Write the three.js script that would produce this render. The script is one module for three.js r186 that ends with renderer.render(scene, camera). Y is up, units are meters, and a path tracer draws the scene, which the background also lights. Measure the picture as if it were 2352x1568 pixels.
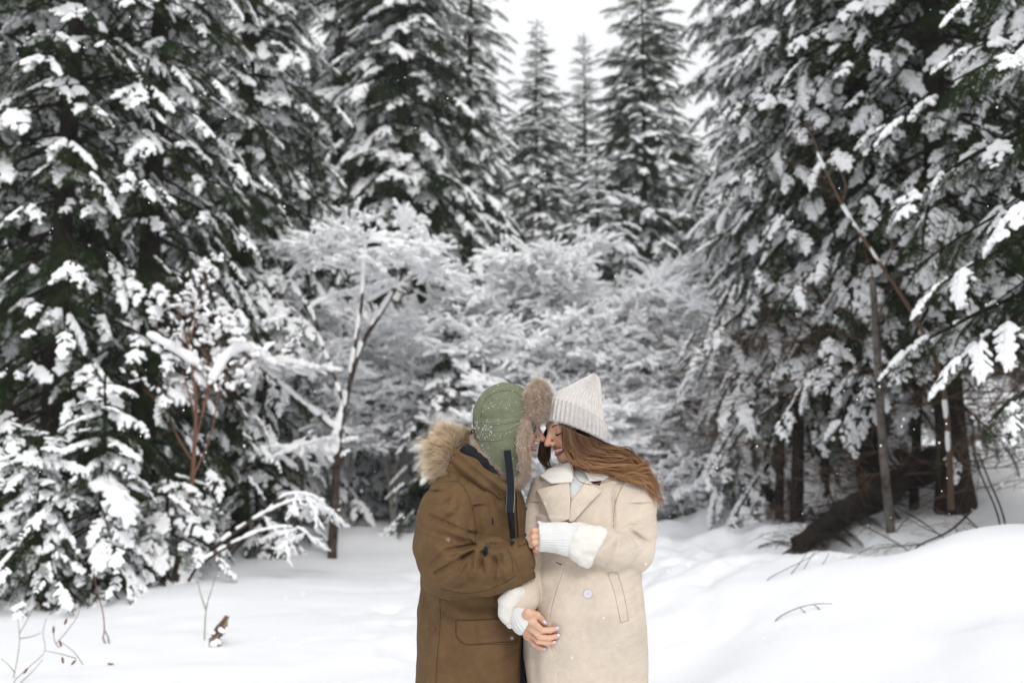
import * as THREE from 'three';
import { mergeGeometries } from 'three/addons/utils/BufferGeometryUtils.js';

// ---------------------------------------------------------------- camera, sky, sun, exposure
const scene = new THREE.Scene();
const camera = new THREE.PerspectiveCamera(37.84, 1024 / 682, 0.05, 900);
const PITCH = THREE.MathUtils.degToRad(6.14);
camera.position.set(0, 1.6, 0);
camera.rotation.set(PITCH, 0, 0);
camera.focus = 3.3;
camera.userData.fStop = 2.4;
scene.add(camera);
const renderer = new THREE.WebGLRenderer({ antialias: true });
renderer.setSize(1024, 682);
renderer.toneMapping = THREE.LinearToneMapping;
renderer.toneMappingExposure = 0.97;
renderer.shadowMap.enabled = true;
{ // an even overcast, brighter overhead
  const w = 64, h = 128, d = new Float32Array(w * h * 4);
  for (let y = 0; y < h; y++) for (let x = 0; x < w; x++) {
    const el = ((y + 0.5) / h - 0.5) * Math.PI, s = Math.max(0, Math.sin(el));
    const L = 1.1 * (0.88 + 0.3 * s), o = (y * w + x) * 4;
    d[o] = L * 0.99; d[o + 1] = L; d[o + 2] = L * 1.015; d[o + 3] = 1;
  }
  const t = new THREE.DataTexture(d, w, h, THREE.RGBAFormat, THREE.FloatType);
  t.mapping = THREE.EquirectangularReflectionMapping; t.magFilter = THREE.LinearFilter; t.needsUpdate = true;
  scene.background = t; scene.environment = t;
}
const sun = new THREE.DirectionalLight(new THREE.Color(1, 0.975, 0.94), 1.5);
sun.position.set(5.5, 17, 13); sun.target.position.set(0, 0, -6);
sun.castShadow = true; sun.shadow.radius = 36; sun.shadow.mapSize.set(2048, 2048);
Object.assign(sun.shadow.camera, { left: -20, right: 20, top: 20, bottom: -20, near: 1, far: 70 });
scene.add(sun, sun.target);
scene.fog = new THREE.FogExp2(new THREE.Color(0.93, 0.95, 0.97), 0.0016);

// ---------------------------------------------------------------- helpers
const V = (x, y, z) => new THREE.Vector3(x, y, z);
const clamp = (x, a, b) => Math.min(b, Math.max(a, x)), mix = (a, b, t) => a + (b - a) * t;
const smooth = (a, b, x) => { const t = clamp((x - a) / (b - a), 0, 1); return t * t * (3 - 2 * t); };
function rng(seed) { let s = (seed * 2654435761) >>> 0; return () => { s = (s + 0x6d2b79f5) >>> 0; let t = s; t = Math.imul(t ^ (t >>> 15), t | 1); t ^= t + Math.imul(t ^ (t >>> 7), t | 61); return ((t ^ (t >>> 14)) >>> 0) / 4294967296; }; }
const h3 = (x, y, z) => { let n = Math.imul(x, 374761393) + Math.imul(y, 668265263) + Math.imul(z, 1274126177) | 0; n = Math.imul(n ^ (n >>> 13), 1274126177); return ((n ^ (n >>> 16)) >>> 0) / 4294967296; };
function noise(x, y, z = 0) {
  const X = Math.floor(x), Y = Math.floor(y), Z = Math.floor(z), f = (t) => t * t * (3 - 2 * t), u = f(x - X), v = f(y - Y), w = f(z - Z);
  const L = (k) => mix(mix(h3(X, Y, Z + k), h3(X + 1, Y, Z + k), u), mix(h3(X, Y + 1, Z + k), h3(X + 1, Y + 1, Z + k), u), v);
  return mix(L(0), L(1), w) * 2 - 1;
}
const fbm = (x, y, z = 0, n = 4) => { let s = 0, a = 0.5; for (let i = 0; i < n; i++) { s += a * noise(x, y, z); x *= 2.03; y *= 2.03; z *= 2.03; a *= 0.5; } return s; };
const cosP = Math.cos(PITCH), sinP = Math.sin(PITCH), FOC = 2287;
// the point of the vertical plane z = -dist that the photograph shows at (px, py) of its 2352-wide view
function at(px, py, dist) {
  const u = (px - 1176) / FOC, v = -(py - 784) / FOC, k = dist / (cosP - v * sinP);
  return V(u * k, 1.6 + (v * cosP + sinP) * k, -dist);
}
const used = {};
function numbered(n) { const k = used[n] = (used[n] ?? -1) + 1; return k ? n + '_' + String(k).padStart(3, '0') : n; }
function tag(o, label, category, group, kind) { o.userData.label = label; if (category) o.userData.category = category; if (group) o.userData.group = group; if (kind) o.userData.kind = kind; return o; }
function thing(name, label, category, pos, group) { const o = new THREE.Group(); o.name = numbered(name); if (pos) o.position.copy(pos); scene.add(o); return tag(o, label, category, group); }
function part(name, geo, mat, parent, label) {
  const m = new THREE.Mesh(geo, mat); m.name = name; m.castShadow = m.receiveShadow = true; parent.add(m);
  if (label) m.userData.label = label; if (/_snow$/.test(name)) m.userData.kind = 'stuff'; return m;
}
const std = (r, g, b, rough = 0.9, more = {}) => { const m = new THREE.MeshPhysicalMaterial({ roughness: rough, specularIntensity: 0.4, ...more }); m.color.setRGB(r, g, b); return m; };
function geom(pos, idx, nor, uv, col) {
  const g = new THREE.BufferGeometry(); g.setAttribute('position', new THREE.BufferAttribute(new Float32Array(pos), 3));
  if (idx) g.setIndex(idx); if (uv) g.setAttribute('uv', new THREE.BufferAttribute(new Float32Array(uv), 2));
  if (col) g.setAttribute('color', new THREE.BufferAttribute(new Float32Array(col), 3));
  if (nor) g.setAttribute('normal', new THREE.BufferAttribute(new Float32Array(nor), 3)); else g.computeVertexNormals();
  return g;
}
// a grey height or tint texture from a function of (u, v) in 0..1, tiling
function tex(n, f, repeat = [1, 1]) {
  const d = new Uint8Array(n * n * 4);
  for (let y = 0; y < n; y++) for (let x = 0; x < n; x++) { const v = f(x / n, y / n), o = (y * n + x) * 4; for (let c = 0; c < 3; c++) d[o + c] = clamp((v.length ? v[c] : v) * 255, 0, 255); d[o + 3] = 255; }
  const t = new THREE.DataTexture(d, n, n); t.wrapS = t.wrapT = THREE.RepeatWrapping; t.magFilter = THREE.LinearFilter; t.repeat.set(...repeat); t.needsUpdate = true; return t;
}
const R0 = rng(7), grainTable = new Float32Array(65536).map(() => R0());
const grain = (u, v, n) => { const x = u * n, y = v * n, X = Math.floor(x), Y = Math.floor(y), a = x - X, b = y - Y, g = (i, j) => grainTable[(((i % n) + n) % n) * 251 + (((j % n) + n) % n) * 17 & 65535]; return mix(mix(g(X, Y), g(X + 1, Y), a), mix(g(X, Y + 1), g(X + 1, Y + 1), a), b); };

// tube along points with radius function r(t); squash flattens it vertically, lift moves it up
function tube(pts, r, sides = 6, { squash = 1, lift = 0, cap = true, jitter = 0, rnd = null } = {}) {
  const pos = [], idx = [], uv = [], n = pts.length, T = V(), N = V(), B = V(), up = V(0, 1, 0), rf = typeof r === 'function' ? r : () => r;
  let len = 0;
  for (let i = 0; i < n; i++) {
    T.subVectors(pts[Math.min(n - 1, i + 1)], pts[Math.max(0, i - 1)]).normalize();
    if (i) len += pts[i].distanceTo(pts[i - 1]);
    N.crossVectors(Math.abs(T.y) > 0.97 ? V(1, 0, 0) : up, T).normalize(); B.crossVectors(T, N);
    const rr = rf(i / (n - 1)) ;
    for (let k = 0; k <= sides; k++) {
      const a = (k % sides) / sides * Math.PI * 2, q = rr * (1 + (jitter && rnd ? (h3(i, k % sides, n) - 0.5) * jitter : 0)), c = Math.cos(a) * q, s = Math.sin(a) * q * squash;
      pos.push(pts[i].x + N.x * c + B.x * s, pts[i].y + N.y * c + B.y * s + lift * rr, pts[i].z + N.z * c + B.z * s); uv.push(k / sides * rr * 6.28, len);
    }
    if (i) for (let k = 0; k < sides; k++) { const a = (i - 1) * (sides + 1) + k, b = a + sides + 1; idx.push(a, a + 1, b, b, a + 1, b + 1); }
  }
  if (cap) for (const [ring, flip] of [[0, 1], [n - 1, 0]]) { const c = pos.length / 3, p = pts[ring], rr = rf(ring ? 1 : 0); pos.push(p.x, p.y + lift * rr, p.z); uv.push(0, 0); const o = ring * (sides + 1); for (let k = 0; k < sides; k++) flip ? idx.push(c, o + k + 1, o + k) : idx.push(c, o + k, o + k + 1); }
  return geom(pos, idx, null, uv);
}
const curve = (pts, n) => new THREE.CatmullRomCurve3(pts, false, 'centripetal').getPoints(n);
const merged = (list) => { const all = list.map((g) => { const c = g.index ? g.toNonIndexed() : g; return c; }); const keys = ['position', 'normal', 'uv'].filter((k) => all.every((g) => g.attributes[k])); for (const g of all) for (const k of Object.keys(g.attributes)) if (!keys.includes(k)) g.deleteAttribute(k); return mergeGeometries(all); };

// surface nets: a mesh of the zero level of f (negative inside) in a box; whole blocks far from the surface are skipped
function mesher(f, lo, hi, cell, { pick = null, slope = 1.4, uvScale = 1 } = {}) {
  const nx = Math.ceil((hi[0] - lo[0]) / cell) + 1, ny = Math.ceil((hi[1] - lo[1]) / cell) + 1, nz = Math.ceil((hi[2] - lo[2]) / cell) + 1, D = new Float32Array(nx * ny * nz).fill(9);
  const S = 8, at3 = (i, j, k) => (k * ny + j) * nx + i, rad = S * cell * 0.5 * Math.sqrt(3);
  for (let k0 = 0; k0 < nz; k0 += S) for (let j0 = 0; j0 < ny; j0 += S) for (let i0 = 0; i0 < nx; i0 += S) {
    const cx = lo[0] + (i0 + S / 2 - 0.5) * cell, cy = lo[1] + (j0 + S / 2 - 0.5) * cell, cz = lo[2] + (k0 + S / 2 - 0.5) * cell;
    const g = pick ? pick(cx, cy, cz, rad) : f; if (!g) continue;
    const d0 = g(cx, cy, cz), far = Math.abs(d0) > rad * slope + 2 * cell;
    for (let k = k0; k < Math.min(nz, k0 + S); k++) for (let j = j0; j < Math.min(ny, j0 + S); j++) for (let i = i0; i < Math.min(nx, i0 + S); i++)
      D[at3(i, j, k)] = far ? d0 : g(lo[0] + i * cell, lo[1] + j * cell, lo[2] + k * cell);
  }
  const vid = new Int32Array(nx * ny * nz).fill(-1), pos = [], nor = [], uv = [], idx = [];
  for (let k = 0; k < nz - 1; k++) for (let j = 0; j < ny - 1; j++) for (let i = 0; i < nx - 1; i++) {
    let m = 0, c = 0, x = 0, y = 0, z = 0; const v = [];
    for (let q = 0; q < 8; q++) { const d = D[at3(i + (q & 1), j + (q >> 1 & 1), k + (q >> 2))]; v.push(d); if (d < 0) m |= 1 << q; }
    if (m === 0 || m === 255) continue;
    for (let q = 0; q < 8; q++) for (const e of [1, 2, 4]) { if (q & e) continue; const p = q | e; if ((v[q] < 0) === (v[p] < 0)) continue; const t = v[q] / (v[q] - v[p]); x += (q & 1) + (e === 1 ? t : 0); y += (q >> 1 & 1) + (e === 2 ? t : 0); z += (q >> 2) + (e === 4 ? t : 0); c++; }
    vid[at3(i, j, k)] = pos.length / 3;
    const px = lo[0] + (i + x / c) * cell, py = lo[1] + (j + y / c) * cell, pz = lo[2] + (k + z / c) * cell;
    pos.push(px, py, pz);
    let gx = v[1] - v[0] + v[3] - v[2] + v[5] - v[4] + v[7] - v[6], gy = v[2] - v[0] + v[3] - v[1] + v[6] - v[4] + v[7] - v[5], gz = v[4] - v[0] + v[5] - v[1] + v[6] - v[2] + v[7] - v[3];
    const l = Math.hypot(gx, gy, gz) || 1; nor.push(gx / l, gy / l, gz / l); uv.push((px + pz * 0.8) * uvScale, (py + pz * 0.25) * uvScale);
  }
  for (let k = 1; k < nz - 1; k++) for (let j = 1; j < ny - 1; j++) for (let i = 1; i < nx - 1; i++) {
    const a = D[at3(i, j, k)] < 0;
    const q = (b, A, B, C, E) => { if (a === b || A < 0 || B < 0 || C < 0 || E < 0) return; a ? idx.push(A, B, C, A, C, E) : idx.push(A, C, B, A, E, C); };
    q(D[at3(i + 1, j, k)] < 0, vid[at3(i, j - 1, k - 1)], vid[at3(i, j, k - 1)], vid[at3(i, j, k)], vid[at3(i, j - 1, k)]);
    q(D[at3(i, j + 1, k)] < 0, vid[at3(i - 1, j, k - 1)], vid[at3(i - 1, j, k)], vid[at3(i, j, k)], vid[at3(i, j, k - 1)]);
    q(D[at3(i, j, k + 1)] < 0, vid[at3(i - 1, j - 1, k)], vid[at3(i, j - 1, k)], vid[at3(i, j, k)], vid[at3(i - 1, j, k)]);
  }
  return geom(pos, idx, nor, uv);
}
const smin = (a, b, k) => { const h = Math.max(k - Math.abs(a - b), 0) / k; return Math.min(a, b) - h * h * k * 0.25; };
// tapered capsule a-b (arrays), radii ra, rb
function cap(px, py, pz, a, b, ra, rb) {
  const dx = b[0] - a[0], dy = b[1] - a[1], dz = b[2] - a[2], ex = px - a[0], ey = py - a[1], ez = pz - a[2];
  const t = clamp((ex * dx + ey * dy + ez * dz) / (dx * dx + dy * dy + dz * dz + 1e-12), 0, 1);
  return Math.hypot(ex - dx * t, ey - dy * t, ez - dz * t) - mix(ra, rb, t);
}
// a lump of joined capsules {a, b, r, s}, flattened by 'flat' in height
function lump(caps, cell, k, flat = 1, rough = 0) {
  const lo = [9, 9, 9], hi = [-9, -9, -9];
  for (const c of caps) { c.m = [0, 1, 2].map((i) => (c.a[i] + c.b[i]) / 2); c.R = Math.hypot(...[0, 1, 2].map((i) => c.b[i] - c.a[i])) / 2 + Math.max(c.r, c.s); for (let i = 0; i < 3; i++) { lo[i] = Math.min(lo[i], c.a[i] - c.r - 2 * cell, c.b[i] - c.s - 2 * cell); hi[i] = Math.max(hi[i], c.a[i] + c.r + 2 * cell, c.b[i] + c.s + 2 * cell); } }
  const build = (list) => (x, y, z) => { let d = 1; for (const c of list) { const ym = mix(c.a[1], c.b[1], 0.5); d = smin(d, cap(x, y, z, c.a, c.b, c.r, c.s), k); } return rough ? d + rough * noise(x * 22, y * 22, z * 22) + 0.5 * rough * noise(x * 51, y * 51, z * 51) : d; };
  return mesher(null, lo, hi, cell, { pick: (x, y, z, rad) => { const l = caps.filter((c) => Math.hypot(x - c.m[0], y - c.m[1], z - c.m[2]) - c.R < rad + k + cell); return l.length ? build(l) : null; } });
}
// ---------------------------------------------------------------- snow ground
const snowBump = tex(256, (u, v) => 0.5 * grain(u, v, 256) + 0.5 * grain(u, v, 96), [1, 1]);
const snowMat = std(0.89, 0.9, 0.925, 0.85, { bumpMap: snowBump, bumpScale: 0.004 });
const snowSoft = std(0.95, 0.955, 0.965, 0.9);
const GP = [];
const gp = (px, py, d) => { const p = at(px, py, d); GP.push([p.x, d, p.y]); };
for (const q of [[0, 1, 0], [-1.5, 3, 0], [1.2, 3, 0.02], [0, 3.3, 0], [0, 5, 0], [-2, 6, 0], [0.6, 7, 0.02], [0, 10, 0], [-1, 13, 0], [0, 18, 0.02], [0.5, 24, 0.1], [-3, 8, 0], [-4.2, 9.3, 0.0], [-5.5, 10, 0.02], [-3.6, 11.2, 0.12], [-2.6, 14.6, 0.02], [-8, 9, 0.1], [-9, 13, 0.5], [-5, 17, 0.3], [-3, 21, 0.2], [-7, 25, 0.8], [0, 33, 0.7], [-12, 35, 2], [12, 35, 3], [0, 50, 2], [2.6, 4, 0.35], [4, 5, 0.72], [2.2, 6, 0.25], [6, 8, 1.2], [3.4, 10.3, 0.42], [4.3, 10.2, 0.6], [12, 12, 2.4], [8, 20, 1.6], [20, 20, 4], [-20, 20, 2], [-20, 6, 0.6], [20, 6, 2.6], [0, -4, 0], [-8, -4, 0], [8, -4, 0.8]]) GP.push(q);
gp(2295, 1195, 8); gp(2380, 1193, 7.6); gp(2096, 1289, 8.5); gp(1925, 1262, 9.6); gp(1800, 1290, 10); gp(1650, 1300, 11); gp(2352, 1420, 6); gp(2100, 1450, 6.4);
gp(2152, 1190, 11.4); gp(2280, 1130, 12.5); gp(2352, 1050, 14); gp(2045, 1215, 10.9); gp(1520, 1190, 16); gp(1700, 1172, 15); gp(1850, 1200, 13); gp(1600, 1235, 14); gp(860, 1160, 22); gp(980, 1165, 22); gp(820, 1215, 17); gp(1420, 1180, 20);
function ground(x, z) {
  const d = -z; let s = 0, w = 0;
  for (const [px, pd, h] of GP) { const q = (x - px) ** 2 + (d - pd) ** 2, k = 1 / (q + 0.35) ** 2.2; s += k * h; w += k; }
  const trod = smooth(6, 9, d) * (1 - smooth(22, 27, d)) * (1 - smooth(1.3, 2.2, Math.abs(x - 0.1 - 0.02 * d))), tn = noise(x * 3.3, d * 2.6, 21), lumps = smooth(7, 11, d) * smooth(0.9, 2, x) * (1 - smooth(3.2, 4.6, x)) * (1 - smooth(17, 20, d));
  const near = 1 / (1 + (d / 40) ** 2);
  return s / w + 0.03 * fbm(x * 0.9, d * 0.9, 3) + near * (0.012 * noise(x * 3.1, d * 3.1, 9) + 0.003 * noise(x * 9, d * 9, 2)) + lumps * 0.2 * fbm(x * 2.3, d * 2.3, 5) + trod * (0.05 * tn - 0.05 * Math.max(0, noise(x * 4.2 + 7, d * 3.1, 4) - 0.25) * 2);
}
{
  const n = 420, pos = [], idx = [], uv = [], warp = (t, a, b, c) => { const s = t * 2 - 1; return c + a * s + b * Math.sign(s) * Math.abs(s) ** 5; };
  for (let j = 0; j <= n; j++) for (let i = 0; i <= n; i++) { const x = warp(i / n, 9, 190, 0), z = warp(j / n, 10, 190, -9); pos.push(x, ground(x, z), z); uv.push(x * 1.6, z * 1.6); }
  for (let j = 0; j < n; j++) for (let i = 0; i < n; i++) { const a = j * (n + 1) + i, b = a + n + 1; idx.push(a, b, a + 1, b, b + 1, a + 1); }
  const g = new THREE.Mesh(geom(pos, idx, null, uv), snowMat); g.name = 'snow_ground'; g.receiveShadow = true; scene.add(tag(g, 'white snow covering the clearing and its banks', null, null, 'structure'));
}

// ---------------------------------------------------------------- boughs and twig sprays that the trees share
const barkTex = tex(128, (u, v) => { const q = 0.55 + 0.5 * (grain(u, v, 32) - 0.5) + 0.5 * (grain(u * 1, v, 8) - 0.5); return [q, q * 0.92, q * 0.86]; });
const barkBump = tex(128, (u, v) => 0.6 * grain(u, v, 24) + 0.4 * grain(u, v, 64));
const bark = std(0.12, 0.095, 0.08, 0.95, { map: barkTex, bumpMap: barkBump, bumpScale: 0.01 });
const darkBark = std(0.04, 0.032, 0.027, 0.95, { map: barkTex, bumpMap: barkBump, bumpScale: 0.01 });
const greyBark = std(0.22, 0.21, 0.2, 0.95, { map: barkTex, bumpMap: barkBump, bumpScale: 0.006 });
const twigMat = std(0.13, 0.085, 0.06, 0.9), redTwig = std(0.17, 0.09, 0.06, 0.9), frostTwig = std(0.52, 0.48, 0.44), needleMat = std(0.024, 0.041, 0.014, 0.8, { specularIntensity: 0.3 });
function blades(out, p, dir, rnd, len, wid, count, hang = 0.15) {
  for (let i = 0; i < count; i++) {
    const a = rnd() * 6.283, u = V(Math.cos(a), Math.sin(a) * 0.8, Math.sin(a * 1.7 + 1)).normalize(), d = dir.clone().multiplyScalar(0.55 + rnd() * 0.5).add(u.multiplyScalar(0.75)); d.y -= hang; d.normalize();
    const s = V().crossVectors(d, V(rnd() - 0.5, rnd() - 0.5, rnd() - 0.5)).normalize().multiplyScalar(wid), L = len * (0.6 + rnd() * 0.7);
    out.push(p.x - s.x, p.y - s.y, p.z - s.z, p.x + s.x, p.y + s.y, p.z + s.z, p.x + d.x * L, p.y + d.y * L, p.z + d.z * L);
  }
}
function makeBough(seed, L, { sec = 0.2, step = 0.09, third = 0.2, thick = 0.042, bend = 0.07, from = 0.2, blade = 0.042 }) {
  const rnd = rng(seed), tri = [], wood = [], n = Math.round(L / step), axis = [], twigs = [], sway = (rnd() - 0.5) * 0.25; bend *= 0.8 + rnd() * 0.5;
  for (let i = 0; i <= n; i++) { const x = L * i / n; axis.push(V(x, 0.1 * x - bend * x * x + 0.02 * noise(x * 3, seed), sway * x * x / L + 0.03 * noise(x * 2, 7, seed))); }
  wood.push(tube(axis, (t) => 0.009 * L * (1 - t) + 0.003, 4));
  for (let i = 2; i <= n; i++) for (const side of [-1, 1]) {
    if (rnd() < 0.1) continue;
    const t = i / n, len = (0.06 + sec * (1 - t) ** 0.75 * Math.min(1, t * 3.2)) * (0.6 + rnd() * 0.7), a = (0.7 + rnd() * 0.5) * side, pts = [], m = Math.max(3, Math.round(len / 0.06)), dr = 0.3 + rnd() * 0.8;
    for (let k = 0; k <= m; k++) { const s = len * k / m; pts.push(V(axis[i].x + s * Math.cos(a), axis[i].y - 0.1 * s - dr * s * s, axis[i].z + s * Math.sin(a))); }
    twigs.push({ pts, len, t }); wood.push(tube(pts, (q) => 0.005 * (1 - q) + 0.002, 3, { cap: false }));
    for (let k = 1; k < m; k++) for (const s2 of [-1, 1]) {
      if (rnd() < 0.35) continue;
      const l3 = (0.04 + third * (1 - k / m)) * (0.5 + rnd()), a3 = a + s2 * (0.6 + rnd() * 0.5), p3 = []; for (let q = 0; q <= 3; q++) { const s = l3 * q / 3; p3.push(V(pts[k].x + s * Math.cos(a3), pts[k].y - s * (0.3 + rnd() * 0.15) - 2 * s * s, pts[k].z + s * Math.sin(a3))); }
      twigs.push({ pts: p3, len: l3, t, third: true });
    }
  }
  const walk = (pts, len) => { const c = Math.max(2, Math.round(len / 0.026)); for (let q = 0; q <= c; q++) { const f = q / c * (pts.length - 1), i = Math.min(pts.length - 2, Math.floor(f)), p = pts[i].clone().lerp(pts[i + 1], f - i), d = pts[i + 1].clone().sub(pts[i]).normalize(); blades(tri, p, d, rnd, blade, 0.006, 3); } };
  walk(axis.slice(1), L); for (const w of twigs) walk(w.pts, w.len);
  const leaf = geom(tri), fr = 2.2 / Math.sqrt(L), snow = (seed2, amount, th) => {
    const r2 = rng(seed2), caps = [], put = (pts, r, keep) => { for (let i = 0; i < pts.length - 1; i++) { const p = pts[i], q = pts[i + 1]; if (noise(p.x * 2.6 * fr + seed2, p.z * 3.4 * fr, seed2) + 0.5 * (r2() - 0.5) > amount * 2 - 1 + keep || p.x < from * L) continue; const a = r * (0.65 + r2() * 0.6), b = r * (0.65 + r2() * 0.6); caps.push({ a: [p.x, p.y + a * 0.55, p.z], b: [q.x, q.y + b * 0.55, q.z], r: a, s: b }); } };
    put(axis.filter((_, i) => i > 1 && (L < 1.5 || i % 2 === 0)), thick * 1.1 * th, L < 1.5 ? -0.1 : 0.15);
    for (const w of twigs) if (!w.third) put(w.pts.filter((_, i) => i % 2 === 0 || i === w.pts.length - 1), thick * th * (1.1 - 0.3 * w.t), 0); else if (r2() < 0.3 * amount) put([w.pts[0], w.pts[2]], thick * 0.65 * th, -0.2);
    return caps.length ? lump(caps, thick * 0.4, 0.022, 1, 0.009) : null;
  };
  return { leaf, wood: merged(wood), light: snow(seed + 50, L < 1.5 ? 0.52 : 0.44, 0.95), heavy: snow(seed + 90, 0.7, 1.2) };
}
const FAR = [11, 23, 37].map((s) => makeBough(s, 2.2, { sec: 0.46, bend: 0.14, from: 0.2 }));
const BOUGHS = [41, 59, 67, 71, 83, 97].map((s) => makeBough(s, 1.0, { sec: 0.3, step: 0.065, third: 0.12, thick: 0.036, bend: 0.3, from: 0.12, blade: 0.036 }));
const LIMB = tube([0, 0.2, 0.4, 0.6, 0.8, 1].map((x) => V(x, 0.08 * x - 0.2 * x * x, 0)), (t) => 0.012 * (1 - t) + 0.003, 5);
function makeSpray(seed, snowAmt) { // a leafless twig fan, about 1.2 m long, with snow lying along it
  const rnd = rng(seed), wood = [], caps = [];
  const grow = (p, dir, len, r, depth) => {
    const pts = [p.clone()], d = dir.clone(), q = p.clone(), m = Math.max(3, Math.round(len / 0.1));
    for (let i = 0; i < m; i++) { d.x += (rnd() - 0.5) * 0.3; d.y += (rnd() - 0.5) * 0.22 - 0.05; d.z += (rnd() - 0.5) * 0.3; d.normalize(); q.addScaledVector(d, len / m); pts.push(q.clone()); }
    wood.push(tube(pts, (t) => r * (1 - t * 0.7), 3, { cap: false }));
    for (let i = 0; i < pts.length - 1; i++) if (Math.abs(d.y) < 0.9 && rnd() < snowAmt) { const a = (0.026 + 0.026 * rnd()) * (depth ? 0.95 : 1.2), p0 = pts[i], p1 = pts[i + 1]; caps.push({ a: [p0.x, p0.y + a * 0.8, p0.z], b: [p1.x, p1.y + a * 0.8, p1.z], r: a, s: a * (0.6 + rnd() * 0.5) }); if (rnd() < 0.16) { const b = 0.035 + rnd() * 0.03; caps.push({ a: [p0.x, p0.y + b * 0.6, p0.z], b: [p0.x + 0.02, p0.y + b * 0.5, p0.z], r: b, s: b * 0.8 }); } }
    if (depth < 2) { const c = depth ? 4 : 9; for (let i = 0; i < c; i++) { const k = 1 + Math.floor((pts.length - 1) * (i + rnd()) / (c + 0.5)), pp = pts[Math.min(k, pts.length - 1)], nd = V(d.x + (rnd() - 0.5) * 1.8, d.y * 0.6 + (rnd() - 0.35) * 0.7, d.z + (rnd() - 0.5) * 1.8).normalize(); grow(pp, nd, len * (0.35 + rnd() * 0.25), r * 0.55, depth + 1); } }
  };
  grow(V(0, 0, 0), V(1, 0.35, 0), 1.1, 0.008, 0);
  return { wood: merged(wood), snow: caps.length ? lump(caps, 0.014, 0.02, 1, 0.004) : null };
}
const SPRAYS = [101, 103, 107, 109].map((s) => makeSpray(s, 0.85)), BARE = [211, 223].map((s) => makeSpray(s, 0.07));

const M4 = (p, q, s) => new THREE.Matrix4().compose(p, q, s);
function scatter(name, geo, mat, list, parent, tints) {
  if (!geo || !list.length) return;
  const m = new THREE.InstancedMesh(geo, mat, list.length); m.name = name; m.castShadow = m.receiveShadow = true; m.userData.kind = 'stuff';
  list.forEach((x, i) => { m.setMatrixAt(i, x); if (tints) m.setColorAt(i, tints[i % tints.length]); }); parent.add(m); return m;
}
const TINTS = [0, 1, 2, 3, 4, 5, 6].map((i) => new THREE.Color().setRGB(0.75 + 0.09 * i, 0.8 + 0.06 * i, 0.8 + 0.02 * i));
const trunkGeo = (pts, r0, r1, sides = 9) => tube(curve(pts, 24), (t) => mix(r0, r1, t ** 0.9) * (1 + 0.5 * Math.max(0, 0.06 - t) / 0.06), sides, { jitter: 0.14, rnd: 1 });

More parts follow.
